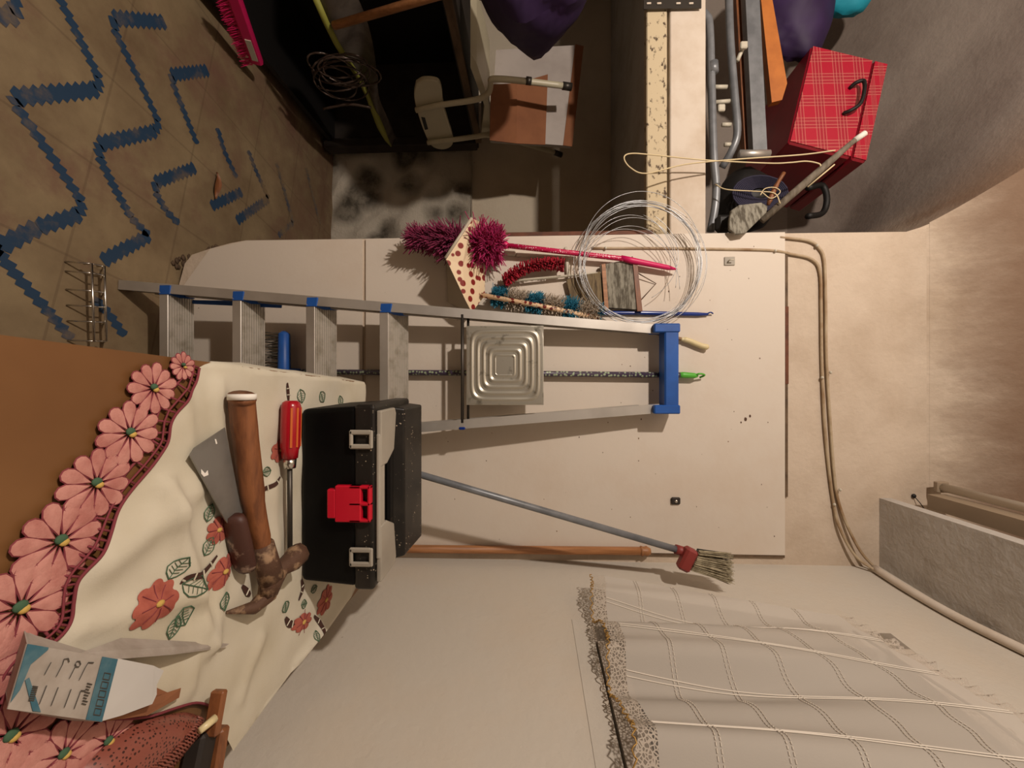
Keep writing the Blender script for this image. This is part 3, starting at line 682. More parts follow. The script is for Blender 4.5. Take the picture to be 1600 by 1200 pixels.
for r_ in (.14, .31, .48, .65, .82):
    for dd in (0, .012):
        q = 0
        while q < 240:
            mb.tube([cpt(CY0+(CY1-CY0)*(q+j*1.0)/240, r_+dd)+V((-.0016, 0, 0)) for j in (0, 1.0)], .0009, 4); q += 1.5
mb.build('hemstitch', 'curtain_thread', t)
mb = MB(); mb.tube([(wallx(-.1)-.03, -.1, 1.985), (wallx(.72)-.03, .72, 1.965), (wallx(.93)-.03, .93, 1.905)], .003, 8)
tag(mb.build('curtain_rod', 'white_plastic'), 'thin white rod carrying the lace curtain along the right wall', 'curtain rod')

# ------------------------------------------------------------------ lamp fitting above the ledge
t = thing('tube_light', (lx-.03, 1.16, 2.33), 'unlit tube light with batten above the cement ledge at upper right', 'light fitting')
mb = MB(); q0 = PZ(1449, 772, 2.345); q1 = PZ(1450, 794, 2.345); xa, xb = q0.x, q1.x
mb.prism([(xa, q0.y, 2.345), (xb, q0.y, 2.345), (xb, .2, 2.345), (xa, .2, 2.345)], (0, 0, .05)); mb.build('batten', 'fixture', t)
mb = MB(); a = PZ(1475, 762, 2.40); mb.tube([a, V((a.x, .2, 2.40))], .0125, 12); mb.build('glass_tube', 'fluor', t)
mb = MB(); mb.box(a+V((0, .008, 0)), (.032, .014, .034), None, 0, .002); mb.build('tube_holder', 'fixture', t)
mb = MB(); a = W(1428, 775, .004); mb.ball(a, (.007, .005, .006), 0, 6); mb.tube(path([a, a+V((.02, -.01, .01)), a+V((.035, -.01, .02))], 4), .0012, 5)
tag(mb.build('wire_stub', 'black_board'), 'black wire stub sticking out of the wall above the ledge', 'wire')

# ------------------------------------------------------------------ table and cloth
TZ = .735
def tl(y): return -.04+.05*(y-.32)
t = thing('table', (.25, .55, 0), 'brown wooden table pushed against the right wall under the tablecloth', 'table')
mb = MB(); mb.prism([(tl(.1), .1, TZ), (wallx(.1)-.135, .1, TZ), (wallx(1.03)-.055, 1.03, TZ), (tl(1.03), 1.03, TZ)], (0, 0, -.025)); mb.build('table_top', 'table_wood', t)
for x, y in ((.02, .16), (.48, .16), (.04, .97), (.46, .97)):
    mb = MB(); mb.box((x, y, (TZ-.03)/2), (.05, .05, TZ-.03), None, 0, .003); mb.build('leg', 'table_wood', t)
for y_, w_ in ((.97, .40), (.16, .40)):
    mb = MB(); mb.box((.25, y_, TZ-.07), (w_, .02, .085)); mb.build('apron', 'table_wood', t)
def drop(x, y):
    e = tl(y)-x; f = 0
    if e > 0: f += min(e*4.0, .22)+(e*.2)
    e2 = y-1.03
    if e2 > 0: f += min(e2*4, .3)
    e3 = x-(wallx(y)-.085)
    if e3 > 0: f += min(e3*1.5, .1)
    return f
def ridge(x, y, a, b, w_, h):
    a = V(a); b = V(b); p = V((x, y)); d = b-a; t_ = max(0, min(1, (p-a).dot(d)/d.dot(d))); r_ = (p-(a+d*t_)).length
    return h*math.exp(-(r_/w_)**2)
RG = []
for pa, pb, w_, h in (((250, 760), (320, 1010), .012, .013), ((270, 600), (300, 770), .012, .007), ((335, 600), (340, 700), .010, .006), ((120, 980), (300, 930), .012, .008), ((150, 880), (260, 800), .02, .010), ((330, 1000), (340, 880), .010, .006),
                      ((420, 760), (430, 900), .012, .006), ((540, 930), (460, 1040), .012, .010), ((400, 1000), (370, 1090), .012, .006), ((300, 980), (290, 1080), .009, .006)):
    a = PZ(*pa, TZ); b = PZ(*pb, TZ); RG.append(((a.x, a.y), (b.x, b.y), w_, h))
def cz_(x, y):
    z = TZ+.003
    for a, b, w_, h in RG: z += ridge(x, y, a, b, w_, h)
    z += .0012*sin(x*60+y*25)+.0012*sin(y*70-x*40)+.0024
    return z-drop(x, y)
def T(px, py, e=0.0):
    p = PZ(px, py, TZ+.005)
    for _ in range(3): p = PZ(px, py, cz_(p.x, p.y)+e if drop(p.x, p.y) == 0 else TZ+.004)
    return p
border = [(306, 575), (298, 598), (272, 630), (258, 660), (254, 690), (240, 712), (205, 757), (178, 795), (160, 830), (142, 860), (118, 890), (106, 912), (103, 940), (100, 965), (85, 990), (55, 1015), (28, 1032), (15, 1050), (5, 1075), (-8, 1100)]
near2 = [(40, 1098), (95, 1112), (150, 1122), (215, 1120), (262, 1108), (300, 1098), (322, 1104)]
bpts = path([PZ(x, y, TZ) for x, y in border], 6)
n2 = path([PZ(x, y, TZ) for x, y in near2], 5)
poly = [(p.x, p.y) for p in bpts] + [(p.x, p.y) for p in n2]
# right side along the wall, far side, left overhang
poly += [(wallx(y_)-.085, y_) for y_ in (.56, .70, .80, .90, 1.0)] + [(wallx(1.06)-.075, 1.06), (.3, 1.07), (.0, 1.06)] + [(tl(y_)-.010-.004*sin(y_*40), y_) for y_ in (1.0, .9, .8, .72, .64, .58)]+[(tl(.53)-.002, .53)]
inner = []
def inside(x, y, P):
    c_ = False; j = len(P)-1
    for i in range(len(P)):
        if (P[i][1] > y) != (P[j][1] > y) and x < (P[j][0]-P[i][0])*(y-P[i][1])/(P[j][1]-P[i][1])+P[i][0]: c_ = not c_
        j = i
    return c_
xx = -.08
while xx < .62:
    yy = .24
    while yy < 1.08:
        if inside(xx, yy, poly): inner.append(V((xx+random.uniform(-.001, .001), yy)))
        yy += .0075
    xx += .0075
nb = len(poly); vin = [V(p) for p in poly]+inner
res = geometry.delaunay_2d_cdt(vin, [(i, (i+1) % nb) for i in range(nb)], [], 1, 1e-6)
mb = MB(); mb.add([V((p[0], p[1], cz_(p[0], p[1]))) for p in res[0]], [f for f in res[2]], 0, True)
def draped(px, py, e=.0012):
    p = PZ(px, py, TZ+.004); return V((p.x, p.y, cz_(p.x, p.y)+e))
def drape(p, e=.0012): return V((p.x, p.y, cz_(p.x, p.y)+e))
def blob_flower(mb, px, py, r, mi, lobes=7, sx=1, sy=1, rot=0, cen=None):
    c_ = T(px, py); n = 56; vs = [drape(c_, .003)]; K = [1, .6]
    for k in K:
        for i in range(n):
            a = 2*pi*i/n; rr = r*k*(.80+.30*abs(sin(lobes*a/2+rot))**.7)
            x = cos(a)*rr*sx; y = sin(a)*rr*sy; vs.append(drape(V((c_.x+x*cos(rot)-y*sin(rot), c_.y+x*sin(rot)+y*cos(rot), 0)), .0014+.0016*(1-k)))
    fs = [(0, n+1+i, n+1+(i+1) % n) for i in range(n)] + [(1+i, 1+(i+1) % n, n+1+(i+1) % n, n+1+i) for i in range(n)]
    mb.add(vs, fs, mi, True)
    if cen: mb.ball(drape(c_, .003), (r*.16, r*.22, .0022), cen, 5)
    for i in range(lobes):
        a = (2*pi*i)/lobes-2*rot/lobes; mb.tube([drape(c_+V((cos(a), sin(a), 0))*r*q_, .0028) for q_ in (.2, .5, .85)], .0005, 4, 2)
def leaf(mb, px, py, L, ang, mi=3, wd=.42):
    L *= 1.35
    c_ = T(px, py); d = V((cos(ang), sin(ang), 0)); s_ = V((-d.y, d.x, 0)); pts = []
    prof = [(0, 0), (.2, .3), (.45, .42), (.7, .32), (.85, .2), (1, 0), (.85, -.16), (.7, -.34), (.45, -.4), (.2, -.28)]
    for a, b in prof: pts.append(drape(c_+d*L*a+s_*L*b*wd/.42, .0016))
    mb.tube(pts, .0008, 4, mi, False, True); mb.tube([drape(c_+d*L*a, .0016) for a in (0, .5, .95)], .0006, 4, mi)
    for a in (.25, .4, .55, .7):
        for q_ in (-1, 1): mb.tube([drape(c_+d*L*a, .0016), drape(c_+d*L*(a+.12)+s_*L*.26*q_, .0016)], .0004, 4, mi)
def cut(mb, pts, wd, mi=4, bars=4):
    P = path([T(*p) for p in pts], 6); n = len(P); L = []; Rr = []
    for i, p in enumerate(P):
        d = (P[min(i+1, n-1)]-P[max(i-1, 0)]).normalized(); s_ = V((-d.y, d.x, 0)); ww = wd*(.35+.65*sin(pi*(i+.4)/n)); L.append(drape(p+s_*ww, .0015)); Rr.append(drape(p-s_*ww, .0015))
    mb.add(L+Rr, [(i, i+1, n+i+1, n+i) for i in range(n-1)], mi)
    for k in range(1, bars+1):
        i = int(k*n/(bars+1)); mb.tube([L[i]+V((0, 0, .0008)), Rr[i]+V((0, 0, .0008))], .0011, 4, 0)
for a in ((247, 943, .0205, 8, .9, 1.15, .2), (340, 828, .0175, 7, .8, 1, 0), (350, 893, .019, 7, .8, 1.2, .4), (437, 703, .019, 7, .8, 1.2, .2), (508, 937, .024, 8, .9, 1.1, .1), (473, 972, .022, 7, .55, 1.3, -.35)):
    blob_flower(mb, a[0], a[1], a[2]*1.18, 1, a[3], a[4], a[5], a[6], 5)
for a in ((262, 905, .019, 2.4), (285, 912, .022, .9), (285, 950, .020, .3), (278, 962, .018, -.5), (322, 815, .017, 2.7), (318, 868, .018, 2.4), (352, 925, .018, -.2), (422, 735, .014, -1.6), (385, 790, .012, .3), (445, 940, .016, .2), (470, 945, .014, 1.2), (492, 985, .014, -.4), (485, 925, .014, 1.7),
          (468, 608, .02, .2), (500, 612, .02, .6), (530, 618, .02, .2), (380, 775, .014, 1.9)): leaf(mb, *a)
cut(mb, [(280, 913), (300, 902), (318, 893), (338, 868)], .0042); cut(mb, [(370, 752), (395, 768), (425, 760), (437, 745)], .004); cut(mb, [(448, 598), (449, 612), (450, 628)], .0045, 4, 2)
cut(mb, [(470, 905), (472, 920), (466, 938)], .005, 4, 2); cut(mb, [(445, 965), (452, 975), (463, 972)], .006, 4, 2); cut(mb, [(490, 962), (500, 975), (498, 996)], .005, 4, 2); cut(mb, [(377, 915), (385, 925), (390, 930)], .005, 4, 1)
cloth = mb.build('tablecloth', ['cloth', 'coral', 'maroon', 'green_thread', 'cutwork', 'yellow_thread'], flip=False)
tag(cloth, 'cream tablecloth with coral embroidery and pink flower lace edge covering the table', 'tablecloth')
# lace border: maroon piping, bars and pink flowers
mb = MB(); mb.tube([drape(p, .002) for p in bpts], .0016, 6); mb.tube([drape(p, .002) for p in n2], .0016, 6)
off2 = []
for i in range(0, len(bpts)-2, 3):
    p = bpts[i]; d = (bpts[i+1]-bpts[i]).normalized(); s_ = V((-d.y, d.x, 0))
    if s_.dot(V((-.3, -1, 0))) < 0: s_ = -s_
    q = p+s_*.016; q.z = TZ+.003; off2.append(q); mb.tube([drape(p, .001), q], .0013, 5)
mb.tube(off2, .0016, 5)
mb.tube([drape(lerp(V(bpts[min(3*i, len(bpts)-1)]), q, .5), .0012) for i, q in enumerate(off2)], .0012, 5)
mb.build('lace_edge', 'maroon', cloth)
def lace_flower(px, py, r, rot=0, sq=1.0, n=11):
    c_ = PZ(px, py, TZ+.003); mb = MB()
    for k in range(n):
        a = rot+2*pi*k/n; d = V((cos(a), sin(a), 0)); s_ = V((-d.y, d.x, 0)); rr = r*(1+.05*sin(k*2.7)); W_ = r*.21; o_ = []
        prof = [(.14, 0), (.3, .28), (.55, .78), (.75, 1), (.92, .8), (1.0, .3)]
        o_ = [c_+d*rr*u*1+s_*W_*w_+V((0, 0, .0005)) for u, w_ in prof] + [c_+d*rr*u-s_*W_*w_+V((0, 0, .0005)) for u, w_ in prof[:0:-1]]
        for p in o_: p.y = c_.y+(p.y-c_.y)*sq
        ctr = c_+d*rr*.6+V((0, 0, .0042)); ctr.y = c_.y+(ctr.y-c_.y)*sq; nn = len(o_)
        lift = V((0, 0, .0018)); mb.add([ctr]+[p+lift for p in o_], [(0, 1+i, 1+(i+1) % nn) for i in range(nn)], 0, True)
        mb.tube([p+lift*.8 for p in o_], .0008, 4, 1, False, True)
    mb.ball(c_+V((-.002, 0, .003)), (r*.13, r*.15, .0025), 2, 6); mb.ball(c_+V((.0015, .002, .0034)), (r*.10, r*.12, .0025), 3, 6)
    mb.build('lace_flower', ['petal', 'maroon', 'green_thread', 'yellow_thread'], cloth)
for a in ((237, 607, .029, .1), (200, 677, .0335, .3), (147, 756, .0335, .2), (91, 846, .036, .5), (27, 951, .038, .15), (283, 572, .017, .2), (-50, 1055, .036, .1), (12, 1152, .036, .2), (95, 1180, .032, .4), (165, 1160, .030, .1), (-25, 1250, .04, 0), (70, 1260, .035, 0)): lace_flower(*a)
# far corner of lace sticking out by the wall
# ------------------------------------------------------------------ tools on the cloth
# toolbox
bz = TZ+.007; tx = thing('toolbox', (.2, .80, bz), 'black plastic toolbox with red latch and clear lid compartments on the tablecloth', 'toolbox')
fl = PZ(474, 648, bz); fr = PZ(460, 908, bz); yf = .5*(fl.y+fr.y); ang = -.02
tL = PY(590, 630, yf); tR = PY(588, 922, yf); zt = .5*(tL.z+tR.z); x0 = min(fl.x, tL.x)+.002; x1 = tR.x; dep = .215
def tb_(x, y, z): return V((x-.02*(y-yf), y, z))
def tquad(x_0, x_1, y_0, y_1, z_0, z_1, mb, mi=0, in0=0.0, bev=0.0):
    lo = [tb_(x_0+in0, y_0+in0, z_0), tb_(x_1-in0, y_0+in0, z_0), tb_(x_1-in0, y_1, z_0), tb_(x_0+in0, y_1, z_0)]
    hi = [tb_(x_0, y_0, z_1), tb_(x_1, y_0, z_1), tb_(x_1, y_1, z_1), tb_(x_0, y_1, z_1)]
    mb.add(lo+hi, [(3, 2, 1, 0), (4, 5, 6, 7), (0, 1, 5, 4), (1, 2, 6, 5), (2, 3, 7, 6), (3, 0, 4, 7)], mi)
import bmesh
def bevel(ob, w_, seg=3):
    md = ob.modifiers.new('bev', 'BEVEL'); md.width = w_; md.segments = seg; md.limit_method = 'ANGLE'; md.angle_limit = R(40); md.harden_normals = False
    for p in ob.data.polygons: p.use_smooth = False
H = zt-bz; zl = bz+H*.74
mb = MB(); tquad(x0+.004, x1-.004, yf, yf+dep-.01, bz, zl, mb, 0, .006); b_ = mb.build('tray_body', 'black', tx); bevel(b_, .009)
mb = MB(); tquad(x0, x1, yf-.003, yf+dep, zl-.004, zt-.004, mb); b_ = mb.build('lid', 'dusty', tx); bevel(b_, .007)
zback = PY(660, 700, yf+dep).z
mb = MB(); mb.add([tb_(x0+.012, yf+.095, zt-.006), tb_(x1-.012, yf+.095, zt-.006), tb_(x1-.012, yf+dep, zt-.006), tb_(x0+.012, yf+dep, zt-.006),
                   tb_(x0+.016, yf+.105, zback-.008), tb_(x1-.016, yf+.105, zback-.008), tb_(x1-.016, yf+dep-.004, zback), tb_(x0+.016, yf+dep-.004, zback)],
                  [(3, 2, 1, 0), (4, 5, 6, 7), (0, 1, 5, 4), (1, 2, 6, 5), (2, 3, 7, 6), (3, 0, 4, 7)]); b_ = mb.build('lid_back', 'dusty', tx); bevel(b_, .004)
lw = x1-x0
for s_ in (0, 1):     # clear compartment lids with clips
    xa_ = x0+.012 if s_ == 0 else x1-.012; sg = 1 if s_ == 0 else -1
    pl = [(0, .004), (.105, .004), (.105, .035), (.085, .075), (.012, .088), (0, .08)]
    mb = MB(); mb.prism([tb_(xa_+sg*a, yf+b, zt-.003) for a, b in pl], (0, 0, .010)); b_ = mb.build('clear_lid', 'clear', tx); bevel(b_, .003)
    xc = xa_+sg*.052; mb = MB(); zc = zt-.016
    for dx in (-.013, .013): mb.box(tb_(xc+dx, yf-.008, zc-.012), (.009, .006, .040), None, 0, .002)
    for dz in (-.029, .008): mb.box(tb_(xc, yf-.008, zc+dz), (.034, .006, .007), None, 0, .002)
    mb.build('clear_clip', 'clear', b_)
mb = MB(); mb.box(tb_((x0+x1)/2, yf+.014, zt+.001), (lw-.11, .026, .009), None, 0, .003); mb.build('front_rail', 'clear', tx)
mb = MB(); mb.box(tb_((x0+x1)/2, yf+.065, zt-.001), (lw*.38, .026, .012), None, 0, .005); mb.box(tb_((x0+x1)/2, yf+.045, zt-.0035), (lw*.5, .065, .003)); mb.build('handle', 'black', tx)
lc = PY(546, 787, yf-.012)
mb = MB(); hw_ = .5*(PY(546, 815, yf-.012).x-PY(546, 758, yf-.012).x); za = PY(512, 787, yf-.012).z; zb_ = PY(580, 787, yf-.012).z
def lbox(xa, xb, z_0, z_1, y_0=-.014, th=.012): mb.box(((xa+xb)/2+lc.x, yf+y_0+th/2-.002, (z_0+z_1)/2), (xb-xa, th, z_1-z_0), None, 0, .002)
hgt = zb_-za
lbox(-hw_*.8, hw_*.8, za, za+hgt*.2); lbox(-hw_, hw_, za+hgt*.18, zb_-hgt*.22); lbox(-hw_, hw_, zb_-hgt*.08, zb_); lbox(-hw_, -hw_*.82, za+hgt*.5, zb_); lbox(hw_*.82, hw_, za+hgt*.5, zb_); lbox(-hw_*.1, hw_*.1, za+hgt*.5, zb_)
mb.build('red_latch', 'red_plastic', tx)
# hammer
t = thing('claw_hammer', T(410, 850), 'rusty claw hammer with brown wooden handle lying on the tablecloth', 'hammer')
hz0 = TZ+.028
hp = [PZ(378, 618, hz0+.004), PZ(379, 640, hz0), PZ(388, 720, hz0), PZ(398, 800, hz0), PZ(410, 860, hz0), PZ(418, 890, hz0+.004)]
mb = MB(); mb.tube(path(hp, 5), [.0185]*3+[.0175]*5+[.017]*6+[.0155]*5+[.014]*7, 14, 0, True, False, .85); mb.build('handle', 'wood_handle', t)
mb = MB(); mb.tube([hp[0]+V((-.002, 0, 0)), hp[0]+V((.006, 0, 0))], .0187, 14, 0, True, False, .85); mb.build('painted_end', 'paint', t)
mb = MB(); A1 = PZ(461, 878, TZ+.040); A0 = PZ(440, 888, TZ+.036); B1 = PZ(424, 905, TZ+.034); B2 = PZ(418, 930, TZ+.03); B3 = PZ(395, 950, TZ+.022); B4 = PZ(354, 957, TZ+.010)
mb.tube([A1+V((-.012, .012, .004)), A1+V((-.010, .001, .001)), A1+V((-.006, -.012, .001)), A0, B1, B2], [.0175, .0185, .0175, .013, .018, .014], 8)
mb.tube([B1+V((0, 0, 0)), B2, B3, B4], [.016, .0145, .011, .0025], 10, 0, True, False, .8)
mb.tube([hp[-2]+V((-.01, 0, 0)), B1], [.0155, .018], 10); mb.build('head', 'rust', t)
# putty knife
t = thing('putty_knife', T(345, 800), 'wide steel putty knife with paint-stained dark handle left of the hammer', 'putty knife')
kz = TZ+.016
kn = [PZ(350, 668, kz), PZ(302, 700, kz), PZ(295, 712, kz), PZ(350, 812, kz), PZ(358, 822, kz), PZ(378, 800, kz), PZ(374, 790, kz)]
mb = MB(); mb.prism(kn, (0, 0, .0016)); b_ = mb.build('blade', 'steel_blade', t)
mb = MB()
for q in ([(314, 733), (320, 740), (324, 735), (325, 742), (318, 745), (314, 740)], [(335, 686), (337, 686), (339, 693), (337, 694)]):
    mb = MB(); mb.prism([PZ(a, c_, kz+.002) for a, c_ in q], (0, 0, .0006)); mb.build('paint_splash', 'paint', b_)
ka = PZ(366, 806, kz+.006); kb = PZ(385, 892, kz+.006)
mb = MB(); mb.tube([ka, lerp(ka, kb, .1), lerp(ka, kb, .5), lerp(ka, kb, .9), kb], [.013, .0165, .0175, .0165, .011], 8, 0, True, False, .62); mb.build('handle', 'dirty_handle', t)
# screwdriver
t = thing('screwdriver', T(455, 660), 'red-handled screwdriver with orange stripes beside the toolbox', 'screwdriver')
sz = TZ+.024; a = PZ(455, 626, sz); b = PZ(453, 716, sz); d = (b-a).normalized()
mb = MB(); mb.tube([a, a+d*.003, a+d*.01, lerp(a, b, .5), lerp(a, b, .8), lerp(a, b, .86), b], [.009, .0135, .0158, .016, .0155, .0135, .0125], 14); mb.build('handle', 'driver_red', t)
mb = MB()
for q_ in (-.55, .35, .95, -1.1): 
    o_ = V((0, -sin(q_), cos(q_)))*.0150; mb.bar(a+d*.012+o_, lerp(a, b, .8)+o_, .0035, .0035, o_)
mb.build('orange_stripe', 'driver_orange', t)
mb = MB(); mb.tube([b, b+d*.017], [.0105, .0095], 12); mb.build('collar', 'chrome', t)
e = PZ(453, 862, sz-.006); mb = MB(); mb.tube([b+d*.015, e], .0042, 10); mb.build('shaft', 'dark_metal', t)
# hook box
bx = thing('hook_box', PZ(100, 1060, TZ+.005), 'small torn cardboard box printed with hooks and a blue band on the tablecloth', 'box')
zb = TZ+.034; zn = TZ+.030
a_, b_, c_, d_ = PZ(42, 1006, zn), PZ(12, 1108, zn), PZ(158, 1128, zb), PZ(183, 1030, zb)
mb = MB(); mb.prism([a_, b_, c_, d_], (0, 0, -.0008))
lows = [V((p.x, p.y+k_, TZ+.006)) for p, k_ in ((a_, .016), (b_, .016), (c_, 0), (d_, 0))]
mb.prism([a_, b_, lows[1], lows[0]], (0, .0008, 0)); mb.prism([b_, c_, lows[2], lows[1]], (-.0008, 0, 0)); mb.prism([a_, d_, lows[3], lows[0]], (.0008, 0, 0))
mb.prism(lows, (0, 0, .0008)); mb.build('carton', 'card_white', bx)
def onbox(u, v, e=.0006): return lerp(lerp(a_, d_, u), lerp(b_, c_, u), v)+V((0, 0, e))
mb = MB(); mb.prism([onbox(.80, 0), onbox(.80, 1), onbox(1.0, 1), onbox(1.0, 0)], (0, 0, .0003)); mb.prism([onbox(.0, 0), onbox(.0, .9), onbox(.05, .7), onbox(.08, .3), onbox(.2, .04), onbox(.2, .0)], (0, 0, .0003)); mb.prism([onbox(.07, .55), onbox(.1, .5), onbox(.3, .98), onbox(.22, .98)], (0, 0, .0003)); mb.build('blue_print', 'card_blue', bx)
mb = MB(); e = .0012
for k in range(5): 
    v0 = .25+k*.14; q = [onbox(.87, v0, e), onbox(.87, v0+.10, e), onbox(.95, v0+.10, e), onbox(.95, v0, e)]; mb.tube(q, .0005, 4, 0, False, True)
for k, (u, kind) in enumerate(((.26, 0), (.38, 1), (.52, 2), (.63, 3))):
    mb.tube([onbox(u, .22, e), onbox(u-.03, .42, e)], .0005, 4)
    if kind == 2: mb.tube([onbox(u+.02+.03*cos(i), .18+.05*sin(i), e) for i in range(6)], .0005, 4, 0, False, True)
    elif kind == 1: mb.tube([onbox(u, .22, e), onbox(u+.0, .14, e), onbox(u+.04, .12, e), onbox(u+.06, .17, e)], .0005, 4)
    elif kind == 3: mb.tube([onbox(u, .22, e), onbox(u+.02, .13, e), onbox(u+.08, .12, e)], .0005, 4)
    mb.tube([onbox(u+.02, .58, e), onbox(u, .86, e)], .0005, 4)
    if kind == 3: mb.tube([onbox(u+.02, .58, e), onbox(u+.07, .57, e)], .0005, 4)
for i in range(8): mb.tube([onbox(.70, .45+i*.045, e), onbox(.76-.01*(i % 3), .46+i*.045, e)], .0004, 4); mb.tube([onbox(.15, .62+i*.03, e), onbox(.2, .62+i*.03, e)], .0004, 4)
mb.build('hook_drawings', 'ink', bx)
f1, f2, f3, f4, f5 = PZ(240, 1040, TZ+.035), PZ(256, 1048, TZ+.035), PZ(245, 1070, TZ+.034), PZ(245, 1085, TZ+.034), PZ(238, 1100, TZ+.034)
mb = MB(); mb.prism([d_+V((0, .001, 0)), f1, f2, f3, f4, f5, PZ(190, 1118, TZ+.034), c_+V((0, .001, 0))], (0, 0, -.0007)); mb.build('inner_flap', 'flap_white', bx)
mb = MB(); mb.prism([lerp(a_, d_, .55), d_, PZ(270, 1023, TZ+.026), PZ(350, 1012, TZ+.012), PZ(358, 1006, TZ+.012), PZ(190, 997, TZ+.012)], (0, .0004, -.0007)); mb.build('side_flap', 'card_white', bx)
mb = MB(); q0 = lows[2]; mb.prism([c_, PZ(230, 1118, TZ+.02), PZ(280, 1090, TZ+.012), PZ(283, 1075, TZ+.012), PZ(262, 1082, TZ+.008), lows[3], lows[2]], (0, 0, -.0007)); mb.build('lower_flap', 'cardboard', bx)
# crochet pouch
pc1 = PZ(225, 1165, TZ+.02); mb = MB()
out = [(310, 1118), (296, 1145), (270, 1180), (230, 1240), (150, 1290), (90, 1280), (120, 1215), (165, 1165), (215, 1130), (262, 1117), (290, 1113)]
op = path([PZ(x, y, TZ+.006) for x, y in out+out[:1]], 4)[:-1]; n = len(op); ctr = sum(op, V())/n; vs = [ctr+V((0, 0, .022))]; rings = (1, .85, .6, .3); hs = (0, .011, .019, .0215)
for r_, h in zip(rings, hs): vs += [ctr+(p-ctr)*r_+V((0, 0, h)) for p in op]
fs = [(0, 1+3*n+i, 1+3*n+(i+1) % n) for i in range(n)]
for k in range(3): fs += [(1+k*n+i, 1+k*n+(i+1) % n, 1+(k+1)*n+(i+1) % n, 1+(k+1)*n+i) for i in range(n)]
mb.add(vs, fs, 0, True); o = mb.build('crochet_pouch', 'crochet', flip=True); tag(o, 'brown crocheted pouch lying at the near table corner against the wall', 'pouch')
mb = MB()
for k in range(26):   # cord rows
    t_ = k/25; a0 = lerp(PZ(300, 1120, TZ+.006), PZ(120, 1230, TZ+.006), t_); a1 = lerp(PZ(308, 1128, TZ+.006), PZ(230, 1240, TZ+.006), t_); a2 = lerp(a0, a1, .5)
    pts = []
    for j in range(13):
        q = lerp(a0, a1, j/12); r_ = max(0, 1-((2*j/12-1)**2)); pts.append(V((q.x, q.y, TZ+.008+.021*math.sqrt(r_)*min(1, .35+t_*3))+0*q) if False else V((q.x, q.y+.0012*(j % 2), TZ+.008+.021*math.sqrt(r_)*min(1, .4+t_*3))))
    mb.tube(pts, .0012, 5)
mb.build('crochet_rows', 'crochet', o)
# wooden brush handle
t = thing('wooden_scraper', PZ(340, 1100, TZ+.01), 'dark worn wooden tool lying at the near right corner by the wall', 'tool')
mb = MB(); mb.bar(PZ(343, 1078, TZ+.03), PZ(330, 1150, TZ+.03), .018, .010, (0, 0, 1), 0, .002); mb.bar(PZ(338, 1135, TZ+.022), PZ(310, 1300, TZ+.022), .030, .016, (0, 0, 1), 0, .003); mb.build('handle', 'wood_handle', t)
mb = MB(); mb.bar(PZ(318, 1140, TZ+.018), PZ(285, 1300, TZ+.018), .024, .028, (0, 0, 1), 0, .004); mb.build('wooden_body', 'dark_wood', t)
mb = MB(); mb.tube([PZ(312, 1142, TZ+.034), PZ(336, 1122, TZ+.038)], [.004, .005], 8); mb.build('light_peg', 'ivory', t)

# ------------------------------------------------------------------ wire rack on the floor
mb = MB(); z0 = .0
def fl_(x, y, z=0.0): return PZ(x, y, z)
r1a, r1b = fl_(143, 412, .05), fl_(147, 533, .05); r2a, r2b = fl_(163, 416, .05), fl_(166, 533, .05)
mb.tube([r1a+V((0, 0, -.02)), r1a, r1b, r1b+V((0, 0, -.02))], .0028, 8); mb.tube([r2a+V((0, 0, -.02)), r2a, r2b, r2b+V((0, 0, -.02))], .0028, 8)
for f in (0, .12, .35, .55, .75, 1):
    q0 = lerp(r1a, r1b, f); q1 = lerp(r2a, r2b, f); mb.tube([q0+V((0, -.02, -.047)), q0+V((0, 0, -.001)), q1+V((0, 0, -.001)), q1+V((0, .035, -.047))], .002, 6)
tag(mb.build('wire_rack', 'chrome'), 'small chrome wire rack lying on the patterned floor by the ladder foot', 'rack')
# dry leaf and chips of plaster
mb = MB(); c_ = fl_(335, 290, .004)
mb.grid(lambda u, v: c_+V(((u-.5)*.10, (v-.5)*.03*sin(pi*u), .006+.012*abs(v-.5)+.006*sin(u*5))), 10, 4); tag(mb.build('dry_leaf', 'wood_handle', flip=False), 'curled brown dry leaf on the worn floor near the recess', 'leaf')
mb = MB()
for i in range(26):
    q = fl_(random.uniform(270, 320), 0, 0); px_ = random.uniform(262, 345); py_ = 412-(px_-280)*.36+random.uniform(-8, 6); q = fl_(px_, py_, .003); s_ = random.uniform(.004, .012)
    mb.ball(q, (s_, s_*.8, s_*.5), 0, 4, .3)
o = mb.build('plaster_crumbs', 'lath_wood'); tag(o, 'crumbs of broken plaster along the chipped corner of the wall', 'rubble', kind='stuff')

# ------------------------------------------------------------------ dark cabinet in the recess
XC = -1.34; yc0, yc1 = .9, 2.26; tz = .885
t = thing('dark_cabinet', (XC-.3, 1.6, 0), 'black open cabinet with weathered top edge standing in the dark recess', 'cabinet')
mb = MB(); mb.box((XC-.30, (yc0+yc1)/2, tz-.01), (.58, yc1-yc0, .02)); mb.build('top', 'dark_wood', t)
mb = MB(); mb.bar((XC, yc0, tz), (XC, yc1-.08, tz+.01), .022, .03, (1, 0, 0)); mb.build('front_edge', 'lath_wood', t)
mb = MB(); mb.box((XC-.50, (yc0+yc1)/2, tz/2), (.02, yc1-yc0, tz-.02)); mb.build('back_panel', 'black_board', t)
p = PX(508, 232, XC); 
mb = MB(); mb.box((XC-.01, 2.21, .45), (.05, .07, .86), None, 0, .004); mb.build('post', 'dark_wood', t)
mb = MB(); mb.box((XC-.26, 2.25, .44), (.5, .02, .86)); mb.build('end_panel', 'dark_wood', t)
